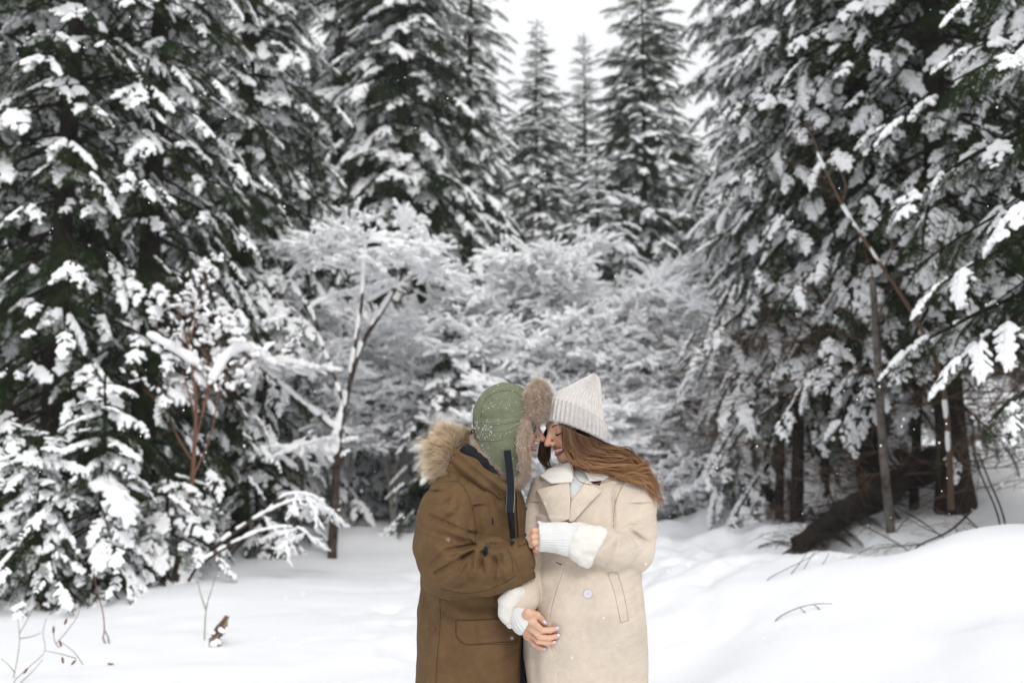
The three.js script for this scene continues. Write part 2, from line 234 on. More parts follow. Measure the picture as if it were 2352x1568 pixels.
// a spruce: trunk, limbs that carry needle boughs, and snow lying on the boughs in patches
function spruce({ px, d, h, r, snow = 0.6, heavy = 0.3, low = 0.6, droop = 0.25, seed, label, group, trunkR, lean = 0, dead = 0, gap = 0.31, bare = 0, cat = 'spruce tree', deadTop = 1.6 }) {
  const rnd = rng(seed), x0 = at(px, 1000, d).x, base = V(x0, ground(x0, -d) - 0.1, -d), t = thing('spruce_tree', label, cat, base, group), far = d > 37, SET = far ? FAR : BOUGHS;
  const R = trunkR ?? 0.01 * h + 0.02, tip = V(lean * h, h, 0), axis = (y) => V(lean * y + 0.04 * Math.sin(y), y, 0.05 * Math.sin(y * 0.7 + seed));
  part('trunk', trunkGeo([V(0, -0.2, 0), axis(h * 0.25), axis(h * 0.5), axis(h * 0.75), tip], R, 0.012), darkBark, t);
  const leaf = SET.map(() => []), light = SET.map(() => []), heavyL = SET.map(() => []), deadL = BARE.map(() => []), limbs = [], eu = new THREE.Euler(), q = new THREE.Quaternion(), q2 = new THREE.Quaternion(), pt = V(), sc = V();
  const place = (k, m, bonus = 0) => { leaf[k].push(m); pt.setFromMatrixPosition(m); const N = 0.55 * noise(pt.x * 1.1 + seed * 7, pt.y * 1.3, pt.z * 1.1); if (rnd() + N < snow + bonus) (rnd() + N * 0.5 < heavy ? heavyL : light)[k].push(m); };
  let y = low;
  while (y < h - 0.15) {
    const f = (y - low) / (h - low), L = (r * Math.min(1, 0.72 + f * 3) * (1 - f) ** 0.82 + 0.2), c = Math.round(clamp(5 + L * 0.8, 5, 7) + rnd() - 0.5), a0 = rnd() * 6.283;
    for (let i = 0; i < c; i++) {
      if (rnd() < bare) continue;
      const len = L * (0.66 + rnd() * 0.56), yy = y + (rnd() - 0.5) * gap, tilt = mix(-droop, 0.5, f ** 1.6) + (rnd() - 0.5) * 0.26, yaw = a0 + i / c * 6.283 + (rnd() - 0.5) * 0.5, o = axis(yy);
      if (far) { const s = clamp(len / 2.05, 0.12, 2), w = s * clamp(1.25 - 0.12 * len, 0.8, 1.3); q.setFromEuler(eu.set((rnd() - 0.5) * 0.35, yaw, tilt, 'YXZ')); place(Math.floor(rnd() * SET.length), M4(o, q, V(s, w * (0.8 + rnd() * 0.4), w))); continue; }
      q.setFromEuler(eu.set((rnd() - 0.5) * 0.35, yaw, tilt, 'YXZ'));
      if (len > 0.75) { limbs.push(M4(o, q, V(len, len, len))); }
      const st = len > 0.75 ? (d < 14 ? 0.12 : 0.145) : 9, bl = clamp(0.4 + 0.14 * len, 0.36, 0.66) * (d > 19 ? 1.4 : d < 14 ? 0.82 : 1.0);
      for (let s = len > 0.75 ? Math.max(0.25, len * 0.3) : 0, j = 0; s < Math.max(0.01, len - 0.3); s += st * (0.8 + rnd() * 0.4), j++) {
        const u = s / len, side = len > 0.75 ? (j % 2 ? 1 : -1) * (0.5 + rnd() * 0.5) : 0, B = len > 0.75 ? bl * (1 - 0.35 * u) * (0.75 + rnd() * 0.5) : len;
        pt.set(s, (0.08 * u - 0.2 * u * u) * len, 0).applyQuaternion(q).add(o);
        q2.setFromEuler(eu.set((rnd() - 0.5) * 0.7, side, -0.32 * u - 0.05 - rnd() * 0.3, 'YXZ')).premultiply(q); sc.set(B, B * (0.8 + rnd() * 0.5), B * (0.85 + rnd() * 0.3));
        place(Math.floor(rnd() * SET.length), M4(pt, q2, sc), 0.25 * u - 0.12);
      }
      if (len > 0.75) { const s = len * 0.86, u = 0.86, B = bl * 0.8; pt.set(s, (0.08 * u - 0.2 * u * u) * len, 0).applyQuaternion(q).add(o); q2.setFromEuler(eu.set(0, (rnd() - 0.5) * 0.3, -0.3, 'YXZ')).premultiply(q); place(Math.floor(rnd() * SET.length), M4(pt, q2, V(B, B, B)), 0.2); }
    }
    y += gap * mix(1.15, 0.62, f) * (0.85 + rnd() * 0.3);
  }
  for (let i = 0; i < dead; i++) { const yy = 0.3 + rnd() * (low + deadTop); q.setFromEuler(eu.set(rnd() * 6, rnd() * 6.28, -0.45 + rnd() * 0.4, 'YXZ')); const s = r * (0.45 + rnd() * 0.55); deadL[i % 2].push(M4(axis(yy), q, V(s, s * 0.7, s))); }
  scatter('limbs', LIMB, darkBark, limbs, t);
  leaf.forEach((l, k) => { scatter('needle_boughs', SET[k].leaf, needleMat, l, t, TINTS); if (far) scatter('bough_wood', SET[k].wood, darkBark, l, t); scatter('bough_snow', SET[k].light, snowSoft, light[k], t); scatter('bough_snow', SET[k].heavy, snowSoft, heavyL[k], t); });
  deadL.forEach((l, k) => { scatter('dead_twigs', BARE[k].wood, twigMat, l, t); });
  return t;
}
// a leafless bush: arching stems with twig sprays and snow lying on both
function bush({ px, d, h, w, n = 7, sprays = 40, seed, label, group, cat = 'bush', mat = frostTwig, bend = 0.6, up = 0.3, size = 1, lift = 0, from = 4 }) {
  const rnd = rng(seed), x0 = at(px, 1000, d).x, t = thing('snowy_bush', label, cat, V(x0, ground(x0, -d) - 0.05 + lift, -d), group), stems = [], snow = [], wl = SPRAYS.map(() => []), q = new THREE.Quaternion(), eu = new THREE.Euler();
  for (let i = 0; i < n; i++) {
    const a = i / n * 6.283 + rnd(), H = h * (0.7 + rnd() * 0.4), W = w * (0.5 + rnd() * 0.6), pts = [];
    for (let k = 0; k <= 5; k++) { const s = k / 5; pts.push(V(Math.cos(a) * W * s ** 1.5 + 0.06 * (rnd() - 0.5), H * (s - bend * 0.5 * s ** 3), Math.sin(a) * W * s ** 1.5)); }
    const c = curve(pts, 20); stems.push(tube(c, (s) => 0.02 * (1 - s) + 0.006, 5));
    for (let k = 6; k < 20; k++) if (rnd() < 0.75) snow.push({ a: [c[k].x, c[k].y + 0.02, c[k].z], b: [c[k + 1].x, c[k + 1].y + 0.02, c[k + 1].z], r: 0.022 + rnd() * 0.02, s: 0.022 + rnd() * 0.014 });
    for (let k = 0; k < sprays / n; k++) { const p = c[Math.floor(from + rnd() * (20 - from))], s = size * (0.5 + rnd() * 0.6); q.setFromEuler(eu.set((rnd() - 0.5) * 0.8, -a + (rnd() - 0.5) * 3.2, up + (rnd() - 0.6) * 0.8, 'YXZ')); wl[Math.floor(rnd() * SPRAYS.length)].push(M4(p, q, V(s, s, s))); }
  }
  part('stems', merged(stems), mat, t); part('stem_snow', lump(snow, 0.02, 0.02, 1, 0.004), snowSoft, t);
  wl.forEach((l, k) => { scatter('twigs', SPRAYS[k].wood, mat, l, t); scatter('twig_snow', SPRAYS[k].snow, snowSoft, l, t); });
  return t;
}

// ---------------------------------------------------------------- the trees
// left edge, nearest first
spruce({ px: 120, d: 11.8, h: 15, r: 1.75, snow: 0.5, heavy: 0.2, low: 0.5, droop: 0.5, seed: 1, label: 'big dark snow-flecked spruce at the left edge, its lower boughs over the bank' });
spruce({ px: 330, d: 12.8, h: 17, r: 1.75, snow: 0.36, heavy: 0.2, low: 0.9, droop: 0.45, seed: 2, dead: 14, label: 'tall dark spruce behind the reddish leafless sapling on the left' });
spruce({ px: -230, d: 12.5, h: 16, r: 2.1, snow: 0.34, heavy: 0.4, low: 1.0, droop: 0.4, seed: 3, label: 'dark spruce cut off by the left edge of the picture' });
spruce({ px: 545, d: 16, h: 19, r: 1.8, snow: 0.42, heavy: 0.2, low: 1.5, droop: 0.45, seed: 4, dead: 10, label: 'tall dark spruce left of the forked snowy tree' });
spruce({ px: 30, d: 16.5, h: 19, r: 2.7, snow: 0.32, heavy: 0.4, low: 1, droop: 0.4, seed: 5, label: 'dark spruce standing behind the left edge spruce, only its gaps showing' });
spruce({ px: 765, d: 23, h: 24, r: 2.6, snow: 0.7, heavy: 0.3, low: 8.5, droop: 0.35, seed: 6, bare: 0.45, gap: 0.5, trunkR: 0.24, dead: 10, label: 'thin-crowned spruce whose bare black trunk stands against the white sky' });
spruce({ px: 915, d: 21, h: 19, r: 2.1, snow: 0.5, heavy: 0.35, low: 1.2, droop: 0.5, seed: 7, label: 'leaning-looking tall spruce with long snowy boughs above the arched thicket' });
spruce({ px: 1075, d: 28, h: 20, r: 1.4, snow: 0.45, heavy: 0.2, low: 1.5, droop: 0.5, seed: 8, label: 'narrow dark spruce column at the left side of the sky gap' });
spruce({ px: 700, d: 18.5, h: 8.2, r: 1.4, snow: 0.9, heavy: 0.5, low: 0.5, droop: 0.45, seed: 9, label: 'mid-size snowy spruce behind the forked snowy tree' });
// the far middle
spruce({ px: 1235, d: 34, h: 16.2, r: 2.3, snow: 0.5, heavy: 0.25, low: 0.6, droop: 0.35, seed: 10, label: 'pointed spruce whose thin tip stands in the middle of the sky gap' });
spruce({ px: 1348, d: 40, h: 17.8, r: 2.2, snow: 0.5, heavy: 0.3, low: 0.6, droop: 0.35, seed: 11, label: 'small far spruce tip between the pointed spruce and the broad far spruce' });
spruce({ px: 1488, d: 31, h: 17.5, r: 2.7, snow: 0.42, heavy: 0.3, low: 0.6, droop: 0.35, seed: 12, label: 'broad far spruce right of the sky gap with its tip at the top edge' });
spruce({ px: 1375, d: 25, h: 9.3, r: 1.9, snow: 1, heavy: 0.4, low: 0.5, droop: 0.5, seed: 13, label: 'snow-laden young spruce with drooping white boughs above the knit hat' });
spruce({ px: 1130, d: 38, h: 11, r: 3.4, snow: 0.8, heavy: 0.4, low: 0.5, droop: 0.35, seed: 14, label: 'far spruce filling the gap beside the narrow dark column' });
spruce({ px: 1600, d: 36, h: 11.5, r: 2.6, snow: 0.75, heavy: 0.3, low: 0.5, droop: 0.35, seed: 15, label: 'far spruce half hidden behind the large right-hand spruce' });
spruce({ px: 1290, d: 46, h: 10.5, r: 3.8, snow: 0.85, heavy: 0.4, low: 0.5, droop: 0.35, seed: 16, label: 'farthest low spruce seen at the foot of the sky gap' });
spruce({ px: 830, d: 27, h: 21, r: 2.2, snow: 0.5, heavy: 0.3, low: 1.5, droop: 0.45, seed: 24, label: 'tall background spruce between the black bare trunk and the long-boughed spruce' });
spruce({ px: 1010, d: 33, h: 11.5, r: 3, snow: 0.5, heavy: 0.3, low: 1, droop: 0.4, seed: 25, label: 'background spruce behind the narrow dark column' });
// right side
spruce({ px: 1850, d: 19.5, h: 18, r: 2.7, snow: 0.85, heavy: 0.4, low: 0.8, droop: 0.5, seed: 17, label: 'large snowy spruce forming the right border of the sky gap' });
spruce({ px: 1830, d: 14.6, h: 7.5, r: 2.2, snow: 1.1, heavy: 0.55, low: 0.5, droop: 0.7, seed: 18, label: 'spruce with snow-heavy boughs sweeping down left beside the drift' });
spruce({ px: 2000, d: 13.4, h: 17, r: 2.5, snow: 0.6, heavy: 0.4, low: 2.3, droop: 0.55, seed: 19, deadTop: 0.6, dead: 50, label: 'big dark spruce with brown dead lower twigs above the uprooted log' });
spruce({ px: 2190, d: 12, h: 17, r: 2.1, snow: 0.4, heavy: 0.3, low: 2.5, droop: 0.45, seed: 20, deadTop: 0.4, dead: 26, label: 'dark spruce on the shaded slope right of the grey pole trunk' });
spruce({ px: 2720, d: 8.2, h: 15, r: 2.35, snow: 0.42, heavy: 0.2, low: 1.6, droop: 0.35, seed: 21, label: 'nearest green spruce reaching in from the right edge with snowy bough ends' });
spruce({ px: 2400, d: 15, h: 18, r: 2.3, snow: 0.25, heavy: 0.4, low: 3, droop: 0.4, seed: 22, dead: 20, label: 'dark spruce at the right edge behind the near green one' });
spruce({ px: 2080, d: 18, h: 19, r: 2.4, snow: 0.35, heavy: 0.4, low: 2.6, droop: 0.4, seed: 23, dead: 16, label: 'dark background spruce between the two big right-hand spruces' });
// low snowy spruces at the foot of the left wood
spruce({ px: 90, d: 10.3, h: 1.9, r: 0.8, snow: 0.85, heavy: 0.4, low: 0.15, droop: 0.6, seed: 31, gap: 0.2, label: 'low snow-buried young spruce at the bottom of the left edge', cat: 'young spruce' });
spruce({ px: 235, d: 10.6, h: 2.4, r: 0.85, snow: 0.85, heavy: 0.4, low: 0.15, droop: 0.65, seed: 32, gap: 0.2, label: 'young spruce with white drooping boughs beside the reddish bark stump', cat: 'young spruce' });
spruce({ px: 385, d: 11.4, h: 1.5, r: 0.8, snow: 0.85, heavy: 0.5, low: 0.1, droop: 0.6, seed: 33, gap: 0.2, label: 'small dark-bottomed young spruce under a thick snow cap on the bank', cat: 'young spruce' });
spruce({ px: 590, d: 15, h: 2.1, r: 1.1, snow: 0.8, heavy: 0.3, low: 0.15, droop: 0.55, seed: 34, gap: 0.22, label: 'young spruce under the bent-over snowy sapling', cat: 'young spruce' });
spruce({ px: 880, d: 22, h: 6.4, r: 1.7, snow: 0.6, heavy: 0.4, low: 0.4, droop: 0.45, seed: 35, label: 'small green spruce just right of the forked snowy tree, under the white thicket' });
spruce({ px: 1045, d: 16.8, h: 4.2, r: 1.2, snow: 0.6, heavy: 0.4, low: 0.4, droop: 0.45, seed: 36, label: 'small dark spruce in the thicket just left of the green hat' });
// ---------------------------------------------------------------- the couple
const local = (o, g) => g.translate(-o.position.x, -o.position.y, -o.position.z);
const CD = 3.3, mk = (px, py, dz = 0) => { const p = at(px, py, CD - dz); return [p.x, p.y, p.z]; }, mv = (px, py, dz = 0) => at(px, py, CD - dz);
const smax = (a, b, k) => -smin(-a, -b, k);
// a garment body: rows [py, left px, right px, half depth, z shift]
function loft(rows, pow = 2.3) {
  const R = rows.map(([py, xl, xr, b, cz = 0]) => { const l = mk(xl, py), r = mk(xr, py); return { y: l[1], cx: (l[0] + r[0]) / 2, a: (r[0] - l[0]) / 2, b, cz: -CD + cz }; }).sort((a, b) => a.y - b.y);
  return (x, y, z) => {
    let i = 0; while (i < R.length - 2 && y > R[i + 1].y) i++;
    const p = R[i], q = R[i + 1], t0 = clamp((y - p.y) / (q.y - p.y), 0, 1), t = t0 * t0 * (3 - 2 * t0) * 0.5 + t0 * 0.5, a = mix(p.a, q.a, t), b = mix(p.b, q.b, t), u = Math.abs(x - mix(p.cx, q.cx, t)) / a, w = Math.abs(z - mix(p.cz, q.cz, t)) / b;
    const side = ((u ** pow + w ** pow) ** (1 / pow) - 1) * Math.min(a, b);
    return smax(smax(side, y - R[R.length - 1].y, 0.05), R[0].y - y, 0.02);
  };
}
// folds: [x1, y1, x2, y2, width px, depth mm] seen from the front at depth dz; a negative depth is a ridge
function folds(list, dz, zmin = -9) {
  const L = list.map(([a, b, c, d, w, h]) => [mk(a, b, dz), mk(c, d, dz), w * 0.00144, h / 1000]);
  return (x, y, z) => { if (z < zmin) return 0; let s = 0; for (const [a, b, w, h] of L) { const dx = b[0] - a[0], dy = b[1] - a[1], t = clamp(((x - a[0]) * dx + (y - a[1]) * dy) / (dx * dx + dy * dy), 0, 1), q = Math.hypot(x - a[0] - dx * t, y - a[1] - dy * t) / w; if (q < 2.5) s += h * Math.exp(-q * q) * (0.55 + 0.45 * Math.sin(Math.PI * (0.15 + 0.7 * t))); } return s; };
}
// wrinkles that radiate from the crook of an arm at (px, py, dz)
function crook(px, py, dz, amp, reach, K, seed) { const c = mk(px, py, dz); return (x, y, z) => { const dx = x - c[0], dy = y - c[1], dz2 = z - c[2], r = Math.hypot(dx, dy, dz2 * 0.5); if (r > reach * 3.5) return 0; const a = Math.atan2(dy, dx), w = a * K + 1.6 * noise(x * 16 + seed, y * 16, z * 16) + r * 22, s = Math.sin(w); return amp * (1 - 2 * Math.abs(s) ** 0.75) * Math.exp(-((r / reach) ** 2)) * smooth(0.012, 0.06, r) * (0.6 + 0.7 * noise(x * 9, y * 9 + seed, z * 9)); }; }
const chain = (list) => { const P3 = list.map(([a, b, c, r]) => [mk(a, b, c), r]); return (x, y, z, k = 0.02) => { let d = 9; for (let i = 0; i < P3.length - 1; i++) d = smin(d, cap(x, y, z, P3[i][0], P3[i + 1][0], P3[i][1], P3[i + 1][1]), k); return d; }; };
function poly2(list, dz) { // signed distance to a polygon seen from the front
  const Q = list.map(([a, b]) => mk(a, b, dz));
  return (x, y) => { let d = 1e9, s = 1; for (let i = 0, j = Q.length - 1; i < Q.length; j = i++) { const ex = Q[j][0] - Q[i][0], ey = Q[j][1] - Q[i][1], wx = x - Q[i][0], wy = y - Q[i][1], t = clamp((wx * ex + wy * ey) / (ex * ex + ey * ey), 0, 1); d = Math.min(d, Math.hypot(wx - ex * t, wy - ey * t)); const c1 = y >= Q[i][1], c2 = y < Q[j][1], c3 = ex * wy > ey * wx; if ((c1 && c2 && c3) || (!c1 && !c2 && !c3)) s = -s; } return s * d; };
}
const bounds = (pts, dz0, dz1, m = 0.015) => { const a = pts.flatMap(([x, y]) => [mk(x, y, dz0), mk(x, y, dz1)]); return [[0, 1, 2].map((i) => Math.min(...a.map((p) => p[i])) - m), [0, 1, 2].map((i) => Math.max(...a.map((p) => p[i])) + m)]; };
// a flat piece of cloth lying on a garment: the polygon's outline, between t0 and t1 over the cloth below
function panel(sdf, pts, t0, t1, dz, cell = 0.004, zmin = -CD) { const p = poly2(pts, dz), [lo, hi] = bounds(pts, -0.02, 0.4); return mesher((x, y, z) => { const q = p(x, y); const c = sdf(x, y, z); return smax(smax(q, c - t1, 0.006), Math.max(t0 - c, zmin - z), 0.004); }, lo, hi, cell, { slope: 1.8 }); }
// where the camera's ray through (px, py) meets a garment
function onCloth(sdf, px, py, lift = 0, from = 0.55) { let dz = from; for (let i = 0; i < 200; i++) { const p = mk(px, py, dz), d = sdf(...p) - lift; if (d < 0.0006) break; dz -= Math.max(0.0006, d * 0.6); if (dz < -0.6) break; } return mv(px, py, dz); }
const drape = (sdf, list, n, lift = 0.001) => { const c = new THREE.CatmullRomCurve3(list.map(([x, y]) => V(x, y, 0)), false, 'centripetal').getPoints(n); return c.map((p) => onCloth(sdf, p.x, p.y, lift)); };
function paint(g, f) { const p = g.attributes.position, c = new Float32Array(p.count * 3); for (let i = 0; i < p.count; i++) c.set(f(p.getX(i), p.getY(i), p.getZ(i), i), i * 3); g.setAttribute('color', new THREE.BufferAttribute(c, 3)); return g; }
// hair or fur: strands {p, d, len, w, bend, root, tip}
function strands(list) {
  const pos = [], col = [], idx = [];
  for (const { p, d, len, w, bend, root, tip } of list) {
    const s = V().crossVectors(d, V(0, 0, 1)); if (s.length() < 0.1) s.set(1, 0, 0); s.normalize().multiplyScalar(w); const s2 = V().crossVectors(d, s).normalize().multiplyScalar(w), o = pos.length / 3;
    for (let k = 0; k < 3; k++) { const t = k / 2, q = p.clone().addScaledVector(d, len * t).addScaledVector(bend, len * t * t), ww = 1 - t * 0.85; for (const [e, f] of [[1, 0], [-0.5, 0.87], [-0.5, -0.87]]) { pos.push(q.x + (s.x * e + s2.x * f) * ww, q.y + (s.y * e + s2.y * f) * ww, q.z + (s.z * e + s2.z * f) * ww); for (let c = 0; c < 3; c++) col.push(mix(root[c], tip[c], t)); } if (k) for (let e = 0; e < 3; e++) { const a = o + (k - 1) * 3 + e, b = o + (k - 1) * 3 + (e + 1) % 3; idx.push(a, b, a + 3, b, b + 3, a + 3); } }
  }
  return geom(pos, idx, null, null, col);
}
function furOn(base, seed, { per = 1, len = 0.03, w = 0.0006, lay = V(), roots, tips, stray = 0.4, grow = 1 }) {
  const rnd = rng(seed), p = base.attributes.position, n = base.attributes.normal, list = [];
  for (let i = 0; i < p.count; i++) for (let k = per; k > 0; k--) { if (k < 1 && rnd() > k) continue;
    const a = V(p.getX(i), p.getY(i), p.getZ(i)), c = noise(a.x * 60, a.y * 60, a.z * 60), cl = 0.7 + 0.6 * noise(a.x * 38 + 5, a.y * 38, a.z * 38), b = V().fromBufferAttribute(n, i).multiplyScalar(grow).add(lay).add(V(rnd() - 0.5 + 0.5 * c, rnd() - 0.5 + 0.4 * noise(a.y * 55, a.x * 55, 9), rnd() - 0.5).multiplyScalar(stray)).normalize(), r = roots[Math.floor(rnd() * roots.length)], t = tips[Math.floor(clamp(rnd() * 0.8 + 0.1 + 0.5 * noise(a.x * 24, a.y * 24, a.z * 24 + 3), 0, 0.999) * tips.length)];
    a.add(V(rnd() - 0.5, rnd() - 0.5, rnd() - 0.5).multiplyScalar(0.006)); list.push({ p: a, d: b, len: len * cl * (0.5 + rnd() * 0.8), w, bend: V((rnd() - 0.5) * 0.5, -0.12 - rnd() * 0.2, (rnd() - 0.5) * 0.5).addScaledVector(lay, 0.25), root: r, tip: t }); }
  return strands(list);
}

// cloth and skin
const weave = tex(256, (u, v) => 0.5 + 0.25 * (grain(u, v, 256) - 0.5) + 0.3 * (((u * 64 + v * 64) % 1) - 0.5) + 0.3 * (grain(u, v, 40) - 0.5)), wool = tex(256, (u, v) => 0.55 * grain(u, v, 128) + 0.45 * grain(u, v, 40));
const blotch = (lo) => tex(256, (u, v) => lo + (1 - lo) * (0.35 * grain(u, v, 8) + 0.3 * grain(u, v, 32) + 0.35 * grain(u, v, 256)));
weave.repeat.set(8, 8); wool.repeat.set(6, 6); const bl1 = blotch(0.5), bl2 = blotch(0.72); bl1.repeat.set(3, 3); bl2.repeat.set(3, 3);
const parkaMat = std(0.158, 0.093, 0.042, 0.85, { bumpMap: weave, bumpScale: 0.0006, map: bl1, sheen: 0.15 }), parkaSeam = std(0.06, 0.035, 0.016), coatMat = std(0.69, 0.59, 0.49, 0.95, { bumpMap: wool, bumpScale: 0.0007, map: bl2, sheen: 0.3, sheenRoughness: 0.8 }), coatSeam = std(0.4, 0.3, 0.22);
const hatMat = std(0.21, 0.23, 0.15, 0.9, { bumpMap: weave, bumpScale: 0.0005, map: bl1 }), hatSeam = std(0.1, 0.115, 0.07), black = std(0.012, 0.013, 0.017, 0.9, { bumpMap: wool, bumpScale: 0.002 }), navy = std(0.008, 0.01, 0.017, 0.8, { bumpMap: weave, bumpScale: 0.0008 });
const knitRib = tex(256, (u, v) => 0.5 + 0.4 * Math.sin(v * 6.2832 * 16) + 0.25 * (grain(u, v, 128) - 0.5)); knitRib.repeat.set(5, 5);
const fleece = std(0.7, 0.68, 0.63, 1, { bumpMap: wool, bumpScale: 0.0012, sheen: 0.4 }), knitMat = std(0.68, 0.68, 0.67, 1, { sheen: 0.3, bumpMap: wool, bumpScale: 0.0015 }), vertexMat = new THREE.MeshStandardMaterial({ vertexColors: true, roughness: 0.75 }), furMat = new THREE.MeshStandardMaterial({ vertexColors: true, roughness: 0.85 }), hairMat = new THREE.MeshPhysicalMaterial({ vertexColors: true, roughness: 0.5, specularIntensity: 0.6 }), denim = std(0.03, 0.032, 0.04), leather = std(0.05, 0.035, 0.025, 0.6), metal = std(0.08, 0.08, 0.085, 0.4, { metalness: 0.8 });
const skinMat = new THREE.MeshPhysicalMaterial({ vertexColors: true, roughness: 0.55, specularIntensity: 0.35 });

// a head in its own axes: x forward, y up, z to its right; smile opens the mouth
function headSDF(smile, neckR) {
  const el = (x, y, z, cx, cy, cz, a, b, c) => { const u = (x - cx) / a, v = (y - cy) / b, w = (z - cz) / c, k = Math.hypot(u, v, w); return (k - 1) * Math.min(a, b, c); };
  return (x, y, zz) => {
    const z = Math.abs(zz);
    let d = el(x, y, z, -0.004, 0.024, 0, 0.088, 0.088, 0.072);
    d = smin(d, el(x, y, z, 0.028, -0.022, 0, 0.064, 0.078, 0.06), 0.03);
    d = smin(d, cap(x, y, z, [-0.02, -0.045, 0.05], [0.055, -0.084, 0.014], 0.018, 0.017), 0.025);
    d = smin(d, Math.hypot(x - 0.07, y + 0.084, z) - 0.0185, 0.02);
    d = smin(d, cap(x, y, z, [0.086, 0.026, 0.008], [0.07, 0.026, 0.042], 0.0105, 0.012), 0.014);
    d = smin(d, Math.hypot(x - 0.066, y + (smile ? 0.02 : 0.022), z - 0.038) - (smile ? 0.025 : 0.022), 0.022);
    d = smax(d, -(Math.hypot(x - 0.105, y - 0.006, z - 0.033) - 0.017), 0.016);
    d = smin(d, Math.hypot(x - 0.0765, y - 0.004, z - 0.031) - 0.0125, 0.006);
    d = smin(d, cap(x, y, z, [0.091, 0.014, 0], [0.1175, -0.0245, 0], 0.0085, 0.0098), 0.011);
    d = smin(d, Math.hypot(x - 0.103, y + 0.0295, z - 0.0105) - 0.0082, 0.006);
    d = smax(d, -(Math.hypot(x - 0.108, y + 0.0365, z - 0.006) - 0.0035), 0.003);
    if (smile) {
      d = smax(d, -el(x, y, z, 0.086, -0.0575, 0, 0.022, 0.0085 - 0.1 * z * z / 0.03, 0.027), 0.005);
      d = smin(d, cap(x, y, z, [0.0965, -0.0485, 0], [0.075, -0.0475, 0.029], 0.0045, 0.003), 0.004);
      d = smin(d, cap(x, y, z, [0.0935, -0.0675, 0], [0.074, -0.05, 0.029], 0.0055, 0.003), 0.004);
    } else {
      d = smin(d, cap(x, y, z, [0.0975, -0.05, 0], [0.082, -0.0545, 0.023], 0.0062, 0.003), 0.006);
      d = smin(d, cap(x, y, z, [0.0955, -0.062, 0], [0.082, -0.057, 0.021], 0.0068, 0.003), 0.005);
      d += 0.0035 * Math.exp(-(((y + 0.0558) / 0.0018) ** 2)) * smooth(0.085, 0.092, x + 0.4 * z);
    }
    d = smin(d, cap(x, y, z, [-0.035, -0.05, 0], [-0.055, -0.19, 0], neckR, neckR * 1.08), 0.03);
    d = smin(d, el(x, y, z, -0.012, -0.008, 0.078, 0.016, 0.029, 0.009), 0.006);
    return d;
  };
}
const skinAt = (base, lip) => (smile) => (x, y, z) => { // the skin's own colour: lips, flushed cheeks and nose
  const c = [...base], a = Math.abs(z), to = (t, k) => { for (let i = 0; i < 3; i++) c[i] = mix(c[i], t[i], clamp(k, 0, 1)); };
  to([base[0] * 1.0, base[1] * 0.72, base[2] * 0.66], 0.65 * Math.exp(-(((y + 0.022) / 0.02) ** 2) - (((a - 0.038) / 0.02) ** 2)) * smooth(0.02, 0.05, x));
  to([base[0] * 1.02, base[1] * 0.76, base[2] * 0.72], 0.6 * smooth(0.1, 0.118, x));
  const e = (y0, z0, w) => Math.exp(-(((y - y0) / w) ** 2)) * smooth(z0, z0 - 0.006, a) * smooth(0.068, 0.078, x);
  to(lip, smile ? 1.1 * Math.max(e(-0.0475 + 0.6 * a * a, 0.031, 0.0055), e(-0.0685 + 20 * a * a, 0.031, 0.006)) : 1.1 * Math.max(e(-0.05 - 2 * a * a, 0.025, 0.006), e(-0.062 + 4 * a * a, 0.023, 0.0065)));
  if (smile) to([0.12, 0.02, 0.02], smooth(0.001, -0.002, Math.hypot((x - 0.08) * 0.6, (y + 0.0575) * 2.2, a * 0.8) - 0.017) * smooth(0.092, 0.086, x));
  return c;
};
// places a head so that its nose tip is at a point; yaw about y, pitch down, roll
function headPose(nose, yaw, pitch, roll) { const R = new THREE.Matrix4().makeRotationY(yaw).multiply(new THREE.Matrix4().makeRotationX(roll)).multiply(new THREE.Matrix4().makeRotationZ(-pitch)), o = V(0.127, -0.025, 0).applyMatrix4(R); return new THREE.Matrix4().makeTranslation(nose.x - o.x, nose.y - o.y, nose.z - o.z).multiply(R); }
// one hand from joints in world space: palm corners and finger chains [[point, radius], ...]
function handGeo(palm, fingers, base, cell = 0.0026) {
  const all = [...palm.map(([a, b, r, s]) => ({ a, b, r, s, k: 0.014 })), ...fingers.flatMap((f) => f.slice(1).map((q, i) => ({ a: f[i][0], b: q[0], r: f[i][1], s: q[1] })))];
  const lo = [1e9, 1e9, 1e9], hi = [-1e9, -1e9, -1e9]; for (const c of all) for (const p of [c.a, c.b]) for (let i = 0; i < 3; i++) { lo[i] = Math.min(lo[i], p[i] - 0.03); hi[i] = Math.max(hi[i], p[i] + 0.03); }
  const F = fingers.map((f) => f.slice(1).map((q, i) => [f[i][0], q[0], f[i][1], q[1]]));
  const g = mesher((x, y, z) => { let d = 9; for (const [a, b, r, s] of palm) d = smin(d, cap(x, y, z, a, b, r, s), 0.014); let e = 9; for (const f of F) { let k = 9; for (const [a, b, r, s] of f) k = smin(k, cap(x, y, z, a, b, r, s), 0.003); e = smin(e, k, 0.0022); } return smin(d, e, 0.008); }, lo, hi, cell);
  const tipsAt = fingers.map((f) => f[f.length - 1][0]);
  return paint(g, (x, y, z) => { const t = Math.min(...tipsAt.map((p) => Math.hypot(x - p[0], y - p[1], z - p[2]))), k = 0.5 * smooth(0.03, 0, t) + 0.35 * noise(x * 70, y * 70, z * 70); return [base[0] * (1 + 0.05 * k), base[1] * (1 - 0.22 * k), base[2] * (1 - 0.25 * k)]; });
}
const flat = (g) => { const c = g.index ? g.toNonIndexed() : g; for (const k of Object.keys(c.attributes)) if (!['position', 'normal', 'color'].includes(k)) c.deleteAttribute(k); return c; };

